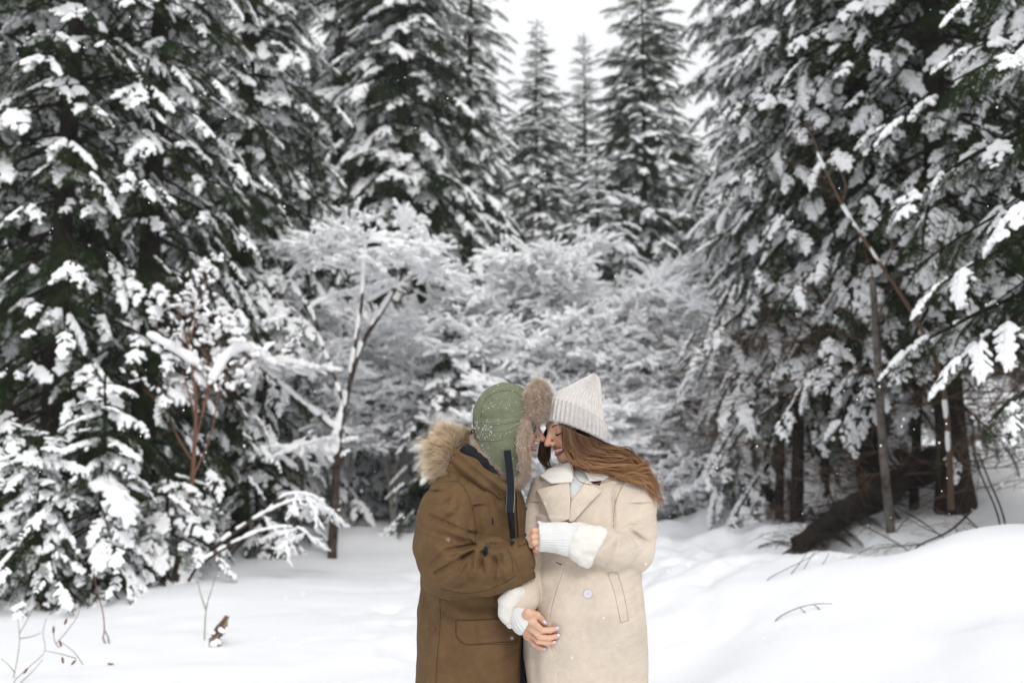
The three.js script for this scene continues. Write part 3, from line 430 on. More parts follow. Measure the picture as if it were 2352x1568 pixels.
// ======== the man
const M = thing('person', 'person in a brown parka and green fur-trimmed hat, nose to nose with the other', 'person', V(mk(1085, 1030)[0], ground(mk(1085, 1030)[0], -CD), -CD));
const mTorso = loft([[1068, 1062, 1150, 0.1], [1090, 1030, 1172, 0.15], [1125, 1000, 1192, 0.185], [1180, 972, 1208, 0.19], [1260, 966, 1212, 0.185], [1340, 966, 1208, 0.18], [1420, 961, 1203, 0.185], [1500, 958, 1196, 0.19], [1600, 953, 1190, 0.2], [1690, 950, 1192, 0.21]], 2.5);
const mArm = chain([[1042, 1132, 0.13, 0.062], [1026, 1180, 0.17, 0.082], [1024, 1250, 0.2, 0.09], [1038, 1304, 0.21, 0.088], [1110, 1306, 0.23, 0.078], [1158, 1297, 0.22, 0.07], [1190, 1288, 0.2, 0.054]]), mFar = chain([[1110, 1130, -0.14, 0.07], [1150, 1220, -0.2, 0.08], [1190, 1290, -0.24, 0.078], [1300, 1282, -0.23, 0.066]]);
const mFold = folds([[985, 1187, 1088, 1232, 6.0, 15.3], [972, 1215, 1080, 1248, 6.8, 8.5], [1027, 1262, 1089, 1254, 4.2, 20.4], [1000, 1316, 1062, 1280, 5.1, 18.7], [1060, 1281, 1086, 1268, 4.2, 22.1], [1036, 1306, 1072, 1276, 4.2, 13.6], [1064, 1312, 1081, 1278, 4.2, 15.3], [1106, 1298, 1108, 1268, 4.2, 18.7], [1092, 1310, 1092, 1272, 4.2, -11.9], [1134, 1326, 1140, 1278, 5.1, 15.3], [1121, 1318, 1124, 1276, 5.1, -10.2], [1150, 1290, 1151, 1272, 4.2, 18.7], [1171, 1263, 1188, 1314, 5.1, 13.6], [1000, 1200, 1086, 1240, 5, -8], [1030, 1272, 1088, 1261, 4, -8], [1008, 1326, 1062, 1290, 5, -8], [1050, 1318, 1074, 1286, 4, -7], [1080, 1322, 1090, 1284, 4, -7], [1115, 1326, 1114, 1282, 5, -8], [1145, 1322, 1146, 1282, 5, -7], [975, 1230, 1070, 1262, 5, 8], [1012, 1344, 1070, 1306, 7.6, -8.5], [1040, 1352, 1098, 1326, 6.0, 10.2], [990, 1240, 1040, 1292, 8.5, -8.5], [1118, 1342, 1180, 1322, 6.8, 8.5], [1010, 1160, 1060, 1190, 10.2, -8.5], [990, 1300, 1020, 1270, 6.0, 10.2]], 0.28, -CD + 0.16), mBodyFold = folds([[1010, 1400, 1060, 1430, 9.0, 9.0], [1060, 1390, 1150, 1400, 12.6, 10.5], [970, 1370, 1000, 1450, 8.1, 7.5], [1130, 1130, 1180, 1235, 7.2, 9.0], [1105, 1180, 1125, 1245, 9.0, -7.5], [965, 1440, 990, 1560, 10.8, 7.5], [1060, 1500, 1100, 1560, 14.4, 7.5], [1150, 1180, 1158, 1240, 6.3, 7.5], [1200, 1400, 1190, 1480, 7.2, 9.0]], 0.19, -CD + 0.02);
const mCrook = crook(1090, 1262, 0.26, 0.015, 0.12, 4.5, 3), mCrook2 = crook(1046, 1120, 0.2, 0.013, 0.11, 3.5, 8);
const parkaF = (x, y, z) => {
  const soft = 0.004 * noise(x * 11, y * 11, z * 11) + 0.0025 * noise(x * 27, y * 22, z * 27);
  let d = mTorso(x, y, z); if (d > 0.2) return d; d += 0.7 * mBodyFold(x, y, z) + soft + 0.009 * noise(x * 15 + 3, y * 5 + x * 4, z * 13) + 0.004 * noise(x * 34, y * 11 + x * 12, z * 20);
  const a = mArm(x, y, z, 0.03) + 0.8 * mFold(x, y, z) + mCrook(x, y, z) + mCrook2(x, y, z) + soft + 0.006 * noise(x * 12 + y * 8, y * 24 - x * 10, z * 14); d = smin(d, a, y > mk(0, 1150)[1] ? 0.05 : 0.012);
  return smin(d, mFar(x, y, z, 0.03) + soft, 0.03);
};
const [pLo, pHi] = bounds([[930, 1050], [1330, 1695]], -0.34, 0.36);
{
  const parka = part('parka', local(M, mesher(parkaF, pLo, pHi, 0.0043, { slope: 1.7 })), parkaMat, M);
  const line = (name, list, r, mat, n = 40) => part(name, local(M, tube(drape(parkaF, list, n, 0), r * 0.8, 5)), mat, parka);
  line('seam', [[1020, 1108], [1046, 1104], [1062, 1114], [1076, 1140], [1086, 1175], [1091, 1215], [1093, 1250]], 0.0013, parkaSeam, 50);
  line('seam', [[1010, 1375], [1011, 1420], [1008, 1470], [1003, 1520], [1001, 1568]], 0.0012, parkaSeam);
  line('seam', [[1012, 1352], [1060, 1362], [1110, 1357], [1150, 1342], [1186, 1322]], 0.0011, parkaSeam);
    line('seam', [[1166, 1262], [1176, 1284], [1178, 1314]], 0.0012, parkaSeam);
  line('drawcord', [[1104, 1092], [1116, 1122], [1127, 1160], [1131, 1190]], 0.0022, std(0.16, 0.09, 0.04)); line('cord_tip', [[1131, 1189], [1132, 1204]], 0.0028, black, 6);
  part('pocket_flap', local(M, panel(parkaF, [[1047, 1424], [1192, 1421], [1192, 1465], [1182, 1478], [1066, 1480], [1048, 1462]], -0.004, 0.0055, 0.19)), parkaMat, parka);
  for (const k of [0, 4.5]) line('pocket_stitch', [[1047 + k, 1424 + k], [1048 + k, 1461], [1067 + k / 2, 1479 - k], [1120, 1479 - k], [1181 - k / 2, 1477 - k], [1191 - k, 1464]], 0.0009, parkaSeam, 60);
  line('pocket_stitch', [[1047, 1424], [1120, 1422], [1191, 1420]], 0.0011, parkaSeam); line('pocket_stitch', [[1048, 1428], [1120, 1426], [1191, 1424]], 0.0009, parkaSeam);
  part('placket', local(M, panel(parkaF, [[1163, 1120], [1181, 1136], [1184, 1240], [1173, 1244], [1166, 1180]], -0.003, 0.006, 0.14, 0.004, -CD - 0.05)), black, parka);
  part('front_flap', local(M, panel(parkaF, [[1185, 1130], [1218, 1122], [1222, 1235], [1190, 1246]], -0.004, 0.008, 0.12, 0.004, -CD - 0.1)), parkaMat, parka);
  part('collar_tab', local(M, panel(parkaF, [[1135, 1112], [1162, 1128], [1160, 1139], [1147, 1137]], -0.003, 0.008, 0.16)), parkaMat, parka);
  part('zip_pocket', local(M, panel(parkaF, [[1113, 1247], [1124, 1247], [1120, 1270], [1110, 1268]], -0.003, 0.007, 0.2)), black, parka);
  const zp = onCloth(parkaF, 1120, 1254, 0.01); part('zip_pull', local(M, new THREE.CapsuleGeometry(0.005, 0.012, 4, 8).scale(1, 1, 0.5).rotateZ(-0.2).translate(zp.x, zp.y, zp.z)), metal, parka);
  for (const [x, y] of [[1207, 1168], [1205, 1228]]) { const p = onCloth(parkaF, x, y, 0.008); part('snap_button', local(M, new THREE.CylinderGeometry(0.0055, 0.0065, 0.004, 14).rotateX(1.57).translate(p.x, p.y, p.z)), metal, parka); }
  part('lining_shade', local(M, mesher((x, y, z) => chain([[1190, 1395, 0.0, 0.03], [1194, 1470, 0.02, 0.032], [1196, 1620, 0.02, 0.034]])(x, y, z) + 0.003 * noise(x * 40, y * 30, z * 40), ...bounds([[1150, 1365], [1235, 1650]], -0.06, 0.1), 0.006)), black, parka);  // black column: dark inner cloth, with the shade between the coats put into its colour
  // the cuff: a band round the sleeve's end
  const ring = chain([[1172, 1292, 0.21, 0.074], [1212, 1283, 0.185, 0.064]]), inner = chain([[1196, 1287, 0.2, 0.056], [1232, 1279, 0.175, 0.056]]);
  part('cuff', local(M, mesher((x, y, z) => smax(smax(ring(x, y, z) + 0.002 * noise(x * 40, y * 40, z * 40), -inner(x, y, z), 0.006), Math.abs(x - mk(1203, 0, 0.2)[0] + 0.28 * (y - mk(0, 1285, 0.2)[1])) - 0.027, 0.008), ...bounds([[1150, 1225], [1235, 1345]], 0.08, 0.28), 0.0045)), parkaMat, parka);
  // hood folded down, with its fur rim
  const hoodF = chain([[1092, 1072, -0.14, 0.04], [1050, 1072, -0.08, 0.046], [1034, 1078, 0.02, 0.046], [1048, 1072, 0.1, 0.04], [1082, 1078, 0.15, 0.034], [1120, 1104, 0.165, 0.027], [1150, 1124, 0.15, 0.021], [1172, 1140, 0.12, 0.016]]);
  const hood = part('hood', local(M, mesher((x, y, z) => hoodF(x, y, z, 0.025) + 0.004 * noise(x * 24, y * 24, z * 24) + 0.004 * Math.sin((x * 0.8 + y) * 150) * smooth(-CD + 0.05, -CD + 0.12, z), ...bounds([[985, 1020], [1190, 1165]], -0.2, 0.22), 0.0045)), parkaMat, M);
  part('hood_panel', local(M, mesher((x, y, z) => chain([[1046, 1040, 0.1, 0.016], [1058, 1060, 0.11, 0.02]])(x, y, z), ...bounds([[1030, 1020], [1080, 1085]], 0.05, 0.16), 0.004)), parkaMat, hood);
  const rim = chain([[1080, 1020, -0.12, 0.026], [1048, 1012, -0.05, 0.028], [1033, 1016, 0.04, 0.028], [1018, 1036, 0.1, 0.028], [1014, 1060, 0.12, 0.025], [1022, 1078, 0.12, 0.016]]), rimG = mesher((x, y, z) => rim(x, y, z, 0.02), ...bounds([[960, 975], [1100, 1115]], -0.18, 0.2), 0.0055);
  const tan = [[0.8, 0.63, 0.42], [0.88, 0.75, 0.55], [0.68, 0.5, 0.3], [0.92, 0.84, 0.7], [0.84, 0.7, 0.5]];
  const fur = part('hood_fur', local(M, furOn(rimG, 3, { per: 4, len: 0.045, w: 0.0007, lay: V(-0.75, 0.35, 0.2), roots: [[0.34, 0.21, 0.11], [0.2, 0.12, 0.06], [0.5, 0.36, 0.2]], tips: tan, stray: 1.1 })), furMat, hood); part('fur_backing', local(M, paint(rimG, () => [0.3, 0.2, 0.11])), furMat, fur);
  // fleece collar
  const fl = chain([[1068, 1046, -0.1, 0.03], [1064, 1046, 0.0, 0.032], [1076, 1046, 0.09, 0.026], [1100, 1062, 0.105, 0.022], [1130, 1090, 0.1, 0.018], [1168, 1112, 0.06, 0.02], [1180, 1112, -0.04, 0.02]]);
  part('fleece_collar', local(M, mesher((x, y, z) => fl(x, y, z) + 0.004 * noise(x * 90, y * 90, z * 90), ...bounds([[1045, 1020], [1205, 1135]], -0.15, 0.15), 0.004)), black, parka);
}
{ // hat
  const C = mk(1160, 962), EL = (x, y, z) => { const u = (x - C[0]) / 0.107, v = (y - C[1]) / (y > C[1] ? 0.121 : 0.13), w = (z - C[2]) / 0.1; return (Math.hypot(u, v, w) - 1) * 0.09; };
  const cutY = mk(0, 1000)[1], flapP = poly2([[1086, 965], [1214, 962], [1198, 982], [1188, 1006], [1194, 1040], [1203, 1064], [1201, 1088], [1185, 1108], [1172, 1107], [1148, 1090], [1122, 1066], [1106, 1036], [1094, 1008]], 0.1);
  const headZ = (x, y) => { const u = (x - C[0] + 0.012) / 0.1, v = Math.max(0, (y - C[1])) / 0.14; return 0.098 * Math.sqrt(Math.max(0.05, 1 - u * u * 0.8 - v * v)); };
  const seamPts = [[[1103, 966], [1109, 927], [1118.5, 913], [1136, 902], [1159.5, 896.6], [1180.6, 899], [1200.5, 913]], [[1088, 973], [1118.5, 971.6], [1159.5, 970], [1203, 964.5]], [[1089, 977], [1125, 976], [1165, 973], [1203, 966.5]], [[1153.6, 995], [1175, 985], [1201, 970.4]], [[1153.6, 995], [1155, 1010]], [[1100, 990.5], [1125, 992], [1153, 991]], [[1098, 1012], [1125, 1013], [1154.8, 1010]]];
  const hf = folds([[1109, 930, 1122, 921, 5, -3], [1115, 925, 1175, 918, 7, 4], [1110, 942, 1170, 935, 9, -4], [1108, 960, 1190, 962, 5, 3], [1120, 990, 1150, 985, 7, 3], [1160, 1000, 1198, 976, 6, -3], [1115, 1020, 1130, 1060, 9, 3], [1088, 974, 1203, 966, 2.6, 3]], 0.12, C[2]);
  const hatF = (x, y, z) => {
    let d = Math.max(EL(x, y, z), cutY - 0.02 - y); const inner = EL(x, y, z) + 0.014; d = smax(d, y < cutY + 0.03 ? -inner : -1, 0.004);
    const q = flapP(x, y); if (q < 0.06) for (const s of [1, -1]) { const e = smax(q, Math.abs((z - C[2]) * s - headZ(x, y) + 0.1 * Math.max(0, C[1] - 0.05 - y)) - 0.008, 0.008); d = smin(d, e, 0.01); }
    return d + hf(x, y, z) + 0.0018 * noise(x * 30, y * 30, z * 30);
  };
  const hat = part('trapper_hat', local(M, mesher(hatF, ...bounds([[1070, 865], [1225, 1125]], -0.14, 0.15), 0.004, { slope: 1.8 })), hatMat, M, 'green cloth hat with ear flaps and fur trim');
  seamPts.forEach((l) => part('seam', local(M, tube(drape(hatF, l, 30, 0.0001), 0.0008, 5)), hatSeam, hat));
  // fur: forehead flap, cheek band and flap edge
  const tanC = [[0.85, 0.83, 0.82], [0.7, 0.53, 0.37], [0.78, 0.63, 0.49], [0.6, 0.44, 0.31], [0.74, 0.64, 0.56], [0.86, 0.85, 0.86], [0.56, 0.46, 0.4]], rootC = [[0.42, 0.29, 0.19], [0.5, 0.37, 0.26], [0.36, 0.28, 0.22]];
  const fp = poly2([[1210, 892], [1232, 880], [1250, 888], [1258, 912], [1260, 934], [1254, 957], [1226, 964], [1205, 966], [1203, 930]], 0.05), front = mesher((x, y, z) => smax(fp(x, y), Math.abs(z - C[2] - 0.01) - 0.075 + 3 * Math.max(0, x - mk(1232, 0)[0]) ** 2 * 8, 0.03), ...bounds([[1190, 870], [1275, 985]], -0.11, 0.13), 0.005);
  const band = chain([[1207, 972, 0.09, 0.014], [1202, 1000, 0.1, 0.014], [1199, 1028, 0.1, 0.014], [1205, 1055, 0.092, 0.013], [1205, 1082, 0.08, 0.013], [1196, 1104, 0.075, 0.013], [1180, 1114, 0.075, 0.011], [1158, 1104, 0.085, 0.011], [1132, 1080, 0.09, 0.012], [1112, 1052, 0.085, 0.012], [1098, 1024, 0.06, 0.012], [1093, 1004, 0.03, 0.01]]), bandG = mesher((x, y, z) => band(x, y, z, 0.01), ...bounds([[1075, 955], [1240, 1135]], -0.02, 0.14), 0.005);
  const far = chain([[1205, 975, -0.085, 0.014], [1198, 1030, -0.09, 0.014], [1200, 1085, -0.08, 0.013], [1184, 1112, -0.08, 0.012]]), farG = mesher((x, y, z) => far(x, y, z, 0.01), ...bounds([[1170, 955], [1240, 1135]], -0.13, -0.04), 0.006);
  const gA = furOn(front, 11, { per: 4, len: 0.025, w: 0.0006, lay: V(0.2, 0.05, 0.1), roots: rootC, tips: tanC, stray: 1.0 }), gB = furOn(bandG, 12, { per: 4, len: 0.017, w: 0.0006, lay: V(-0.05, -0.5, 0.2), roots: rootC, tips: tanC, stray: 0.7 }), gC = furOn(farG, 13, { per: 2, len: 0.02, w: 0.0008, lay: V(0.2, -0.4, 0), roots: rootC, tips: tanC, stray: 0.7 });
  for (const [n, b, g] of [['forehead_fur', front, gA], ['cheek_fur', bandG, gB], ['cheek_fur', farG, gC]]) { const f = part(n, local(M, g), furMat, hat); part('fur_backing', local(M, paint(b, () => [0.46, 0.34, 0.24])), furMat, f); }
  // hanging strap with its pale edging
  const sc = curve([mv(1165, 1034, 0.115), mv(1168, 1060, 0.125), mv(1172, 1100, 0.14), mv(1173, 1140, 0.205), mv(1171, 1177, 0.225)], 30), sg = [], sh = [[-1, -1], [1, -1], [1, 1], [-1, 1]];
  const ribbon = (pts, w, th) => { const pos = [], idx = []; pts.forEach((p, i) => { const T = V().subVectors(pts[Math.min(pts.length - 1, i + 1)], pts[Math.max(0, i - 1)]).normalize(), N = V().crossVectors(T, V(0, 0, 1)).normalize(), B = V().crossVectors(N, T); sh.forEach(([a, b]) => pos.push(p.x + N.x * w * a + B.x * th * b, p.y + N.y * w * a + B.y * th * b, p.z + N.z * w * a + B.z * th * b)); if (i) for (let k = 0; k < 4; k++) { const a = (i - 1) * 4 + k, b = (i - 1) * 4 + (k + 1) % 4; idx.push(a, b, a + 4, b, b + 4, a + 4); } }); const e = pts.length * 4 - 4; idx.push(0, 2, 1, 0, 3, 2, e, e + 1, e + 2, e, e + 2, e + 3); return geom(pos, idx).toNonIndexed(); };
  const rib = ribbon(sc, 0.0115, 0.0018); rib.computeVertexNormals(); const strap = part('strap', local(M, rib), navy, hat); const nor = V(1, 0.03, 0).multiplyScalar(0.0115);
  for (const s of [-1, 1]) part('strap_edge', local(M, tube(sc.slice(17).map((p) => p.clone().addScaledVector(nor, s).add(V(0, 0, 0.001))), 0.0009, 4)), std(0.3, 0.32, 0.26), strap);
  const bk = mv(1086, 991, 0.02); part('buckle', local(M, new THREE.TorusGeometry(0.007, 0.0022, 6, 14).rotateY(0.9).translate(bk.x, bk.y, bk.z)), black, hat);
  // snow specks on cloth and fur
  const rnd = rng(5), sp = []; for (let i = 0; i < 340; i++) { const w = rnd(), x = w < 0.45 ? mix(1088, 1130, rnd()) : mix(1090, 1205, rnd()), y = w < 0.45 ? mix(968, 1022, rnd() * rnd() + rnd() * 0.3) : mix(885, 1090, rnd()); const p = onCloth(hatF, x, y, 0.0004, 0.2); if (p.z < C[2]) continue; const s = 0.0004 + 0.0008 * rnd() ** 2; sp.push(M4(p.sub(M.position), new THREE.Quaternion(), V(s, s, s))); }
  for (let i = 0; i < 170; i++) { const onF = rnd() < 0.6, gg = onF ? front : bandG, k = Math.floor(rnd() * gg.attributes.position.count), p = V().fromBufferAttribute(gg.attributes.position, k); if (p.x + M.position.x > mk(1214, 0, 0.1)[0] && p.y + M.position.y < mk(0, 975, 0.1)[1]) continue; p.addScaledVector(V().fromBufferAttribute(gg.attributes.normal, k), 0.012); const s = 0.0006 + 0.0008 * rnd(); sp.push(M4(p, new THREE.Quaternion(), V(s, s, s))); }
  scatter('snow_specks', new THREE.IcosahedronGeometry(1, 1), snowSoft, sp, hat);
}
{ // body: head, trunk, hands and legs as one mesh
  const H = headPose(mv(1253, 1009, 0.01), -0.2, 0.12, 0), skin = [0.62, 0.4, 0.32], hg = mesher(headSDF(false, 0.06), [-0.13, -0.22, -0.1], [0.14, 0.13, 0.1], 0.0026); paint(hg, skinAt(skin, [0.44, 0.22, 0.18])(false)); hg.applyMatrix4(H);
  const legs = [[[1056, 1600, 0.085], [1060, 1850, 0.1], [1062, 2090, 0.1]], [[1115, 1600, -0.085], [1122, 1850, -0.1], [1120, 2090, -0.1]]], trunkF = (x, y, z) => { let d = chain([[1110, 1090, 0, 0.055], [1095, 1170, 0, 0.1], [1090, 1400, 0, 0.11], [1088, 1560, 0, 0.12]])(x, y, z, 0.04); for (const l of legs) d = smin(d, chain(l.map((q, i) => [...q, [0.075, 0.055, 0.042][i]]))(x, y, z), 0.03); d = smin(d, chain([[1042, 1140, 0.13, 0.04], [1030, 1230, 0.19, 0.045], [1040, 1304, 0.21, 0.042], [1130, 1303, 0.225, 0.036], [1215, 1284, 0.18, 0.028]])(x, y, z), 0.02); return smin(d, chain([[1110, 1140, -0.13, 0.04], [1150, 1220, -0.2, 0.045], [1190, 1290, -0.24, 0.042], [1318, 1280, -0.23, 0.028]])(x, y, z), 0.02); };
  const bg = paint(mesher(trunkF, ...bounds([[960, 1060], [1345, 2110]], -0.34, 0.32), 0.013), () => skin), f = (l) => l.map(([a, b, c, r]) => [mk(a, b, c), r]);
  const hands = [handGeo([[mk(1206, 1284, 0.130), mk(1218, 1276, 0.115), 0.026, 0.017], [mk(1206, 1286, 0.130), mk(1218, 1294, 0.110), 0.026, 0.017]], [f([[1218, 1272, 0.115, 0.0095], [1223, 1270, 0.085, 0.009], [1224, 1274, 0.055, 0.008]]), f([[1219, 1281, 0.115, 0.0095], [1225, 1281, 0.080, 0.009], [1226, 1285, 0.050, 0.008]]), f([[1219, 1289, 0.115, 0.0095], [1224, 1291, 0.080, 0.009], [1224, 1294, 0.052, 0.008]]), f([[1216, 1297, 0.115, 0.009], [1220, 1300, 0.085, 0.008], [1220, 1303, 0.060, 0.007]]), f([[1206, 1270, 0.115, 0.011], [1214, 1262, 0.090, 0.01], [1220, 1262, 0.065, 0.008]])], skin, 0.0035), handGeo([[mk(1318, 1280, -0.23), mk(1350, 1268, -0.225), 0.026, 0.017], [mk(1318, 1280, -0.23), mk(1350, 1292, -0.225), 0.026, 0.017]], [[1264, 0.0095], [1275, 0.0095], [1286, 0.0095], [1297, 0.0085]].map(([y, r], i) => f([[1350, y, -0.225, r], [1372 - 3 * i, y + 1, -0.22, r * 0.92], [1390 - 5 * i, y + 2, -0.205, r * 0.8]])).concat([f([[1325, 1262, -0.22, 0.011], [1340, 1250, -0.215, 0.01], [1356, 1247, -0.205, 0.0085]])]), skin, 0.0035)];
  const body = part('body', local(M, merged2([hg, bg, ...hands])), skinMat, M);
  const onFace = (pts, r, mat, name, sh = 5) => part(name, local(M, tube(curve(pts.map((p) => V(...p).applyMatrix4(H)), 12), (t) => r * (0.35 + Math.sin(Math.PI * clamp(t * 0.9 + 0.08, 0, 1)) * 0.75), sh)), mat, body), brow = std(0.06, 0.04, 0.03), lash = std(0.02, 0.014, 0.012);
  for (const s of [1, -1]) { onFace([[0.0955, 0.0275, 0.012 * s], [0.0925, 0.033, 0.024 * s], [0.0815, 0.0335, 0.04 * s], [0.07, 0.029, 0.052 * s]], 0.0032, brow, 'eyebrow'); onFace([[0.0885, 0.001, 0.0205 * s], [0.0915, -0.001, 0.029 * s], [0.089, -0.001, 0.038 * s], [0.084, 0.001, 0.046 * s]], 0.0024, lash, 'eyelashes'); }
  // trousers and boots
  part('trousers', local(M, mesher((x, y, z) => { let d = 9; for (const l of legs) d = smin(d, chain(l.map((q, i) => [...q, [0.085, 0.08, 0.072][i]]))(x, y, z), 0.03); return d + 0.004 * noise(x * 20, y * 12, z * 20); }, ...bounds([[960, 1530], [1220, 2125]], -0.23, 0.24), 0.012)), denim, M);
  for (const l of legs) part('boot', local(M, mesher((x, y, z) => Math.max(chain([[l[2][0], 2060, l[2][2], 0.062], [l[2][0] + 6, 2115, l[2][2], 0.055], [l[2][0] + 90, 2128, l[2][2], 0.045]])(x, y, z, 0.03), 0.015 - (y - M.position.y)), ...bounds([[l[2][0] - 70, 1990], [l[2][0] + 150, 2160]], l[2][2] - 0.09, l[2][2] + 0.09), 0.009)), leather, M);
}
function merged2(list) { return mergeGeometries(list.map(flat)); }

// ======== the woman
const W = thing('person', 'smiling person in a cream coat and pale knit hat, long brown hair blowing right', 'person', V(mk(1350, 1030)[0], ground(mk(1350, 1030)[0], -CD), -CD));
const wTorso = loft([[1066, 1292, 1360, 0.07], [1084, 1262, 1415, 0.1], [1104, 1240, 1462, 0.125], [1140, 1228, 1486, 0.145], [1200, 1226, 1482, 0.155, 0.015], [1270, 1232, 1472, 0.17, 0.03], [1330, 1219, 1468, 0.19, 0.04], [1385, 1214, 1474, 0.195, 0.04], [1440, 1208, 1481, 0.19, 0.03], [1500, 1207, 1485, 0.185, 0.02], [1600, 1214, 1490, 0.185, 0.01], [1800, 1220, 1500, 0.19, 0]], 2.3);
const wArm = chain([[1440, 1122, 0.0, 0.06], [1454, 1160, 0.02, 0.07], [1457, 1215, 0.06, 0.07], [1449, 1262, 0.11, 0.068], [1408, 1264, 0.19, 0.058], [1368, 1255, 0.225, 0.053]]), wArm2 = chain([[1258, 1125, 0.0, 0.055], [1236, 1200, 0.02, 0.055], [1224, 1290, 0.08, 0.055], [1200, 1370, 0.18, 0.047], [1193, 1392, 0.2, 0.042]]);
const wCrook = crook(1414, 1216, 0.2, 0.011, 0.1, 4.5, 5); const wFold = folds([[1440, 1218, 1500, 1252, 6.3, 10.5], [1416, 1217, 1448, 1212, 4.5, 15.0], [1428, 1222, 1450, 1248, 4.5, 16.5], [1446, 1216, 1484, 1246, 5.4, 12.0], [1416, 1240, 1405, 1300, 8.1, -6.0], [1385, 1290, 1450, 1306, 7.2, 6.0], [1480, 1160, 1470, 1215, 9.0, -6.0], [1460, 1290, 1490, 1255, 6.3, 7.5]], 0.2, -CD + 0.05), wBody = folds([[1300, 1280, 1258, 1400, 5.0, -3.2], [1412, 1130, 1410, 1215, 4.0, 11.7], [1440, 1090, 1415, 1130, 6.0, 5.2], [1460, 1330, 1470, 1420, 10.0, 6.5], [1240, 1230, 1245, 1330, 12.0, -5.2], [1390, 1480, 1400, 1568, 22.0, 5.2], [1230, 1500, 1232, 1568, 10.0, 6.5], [1455, 1400, 1475, 1480, 8.0, -5.2]], 0.17, -CD + 0.02);
// the right-hand front edge lies over the other half of the coat
const overlap = poly2([[1308, 1188], [1302, 1270], [1290, 1320], [1272, 1375], [1262, 1430], [1266, 1490], [1279, 1520], [1281, 1700], [1150, 1700], [1150, 1188]], 0.2);
const coatF = (x, y, z) => {
  let d = wTorso(x, y, z); if (d > 0.2) return d; const soft = 0.0028 * noise(x * 9, y * 7, z * 9) + 0.0012 * noise(x * 24, y * 24, z * 24);
  d += wBody(x, y, z) + soft + 0.008 * noise(x * 13 + 1, y * 3.5 + x * 2, z * 11) * smooth(mk(0, 1250)[1], mk(0, 1420)[1], y); if (z > -CD + 0.05) { const o = overlap(x, y); d -= 0.0075 * smooth(0.0025, -0.0025, o); }
  d = smin(d, wArm(x, y, z, 0.03) + 0.6 * wFold(x, y, z) + wCrook(x, y, z) + soft + 0.003 * noise(x * 12, y * 20, z * 12), y > mk(0, 1150)[1] ? 0.04 : 0.01);
  return smin(d, wArm2(x, y, z, 0.03) + soft, y > mk(0, 1150)[1] ? 0.03 : 0.008);
};
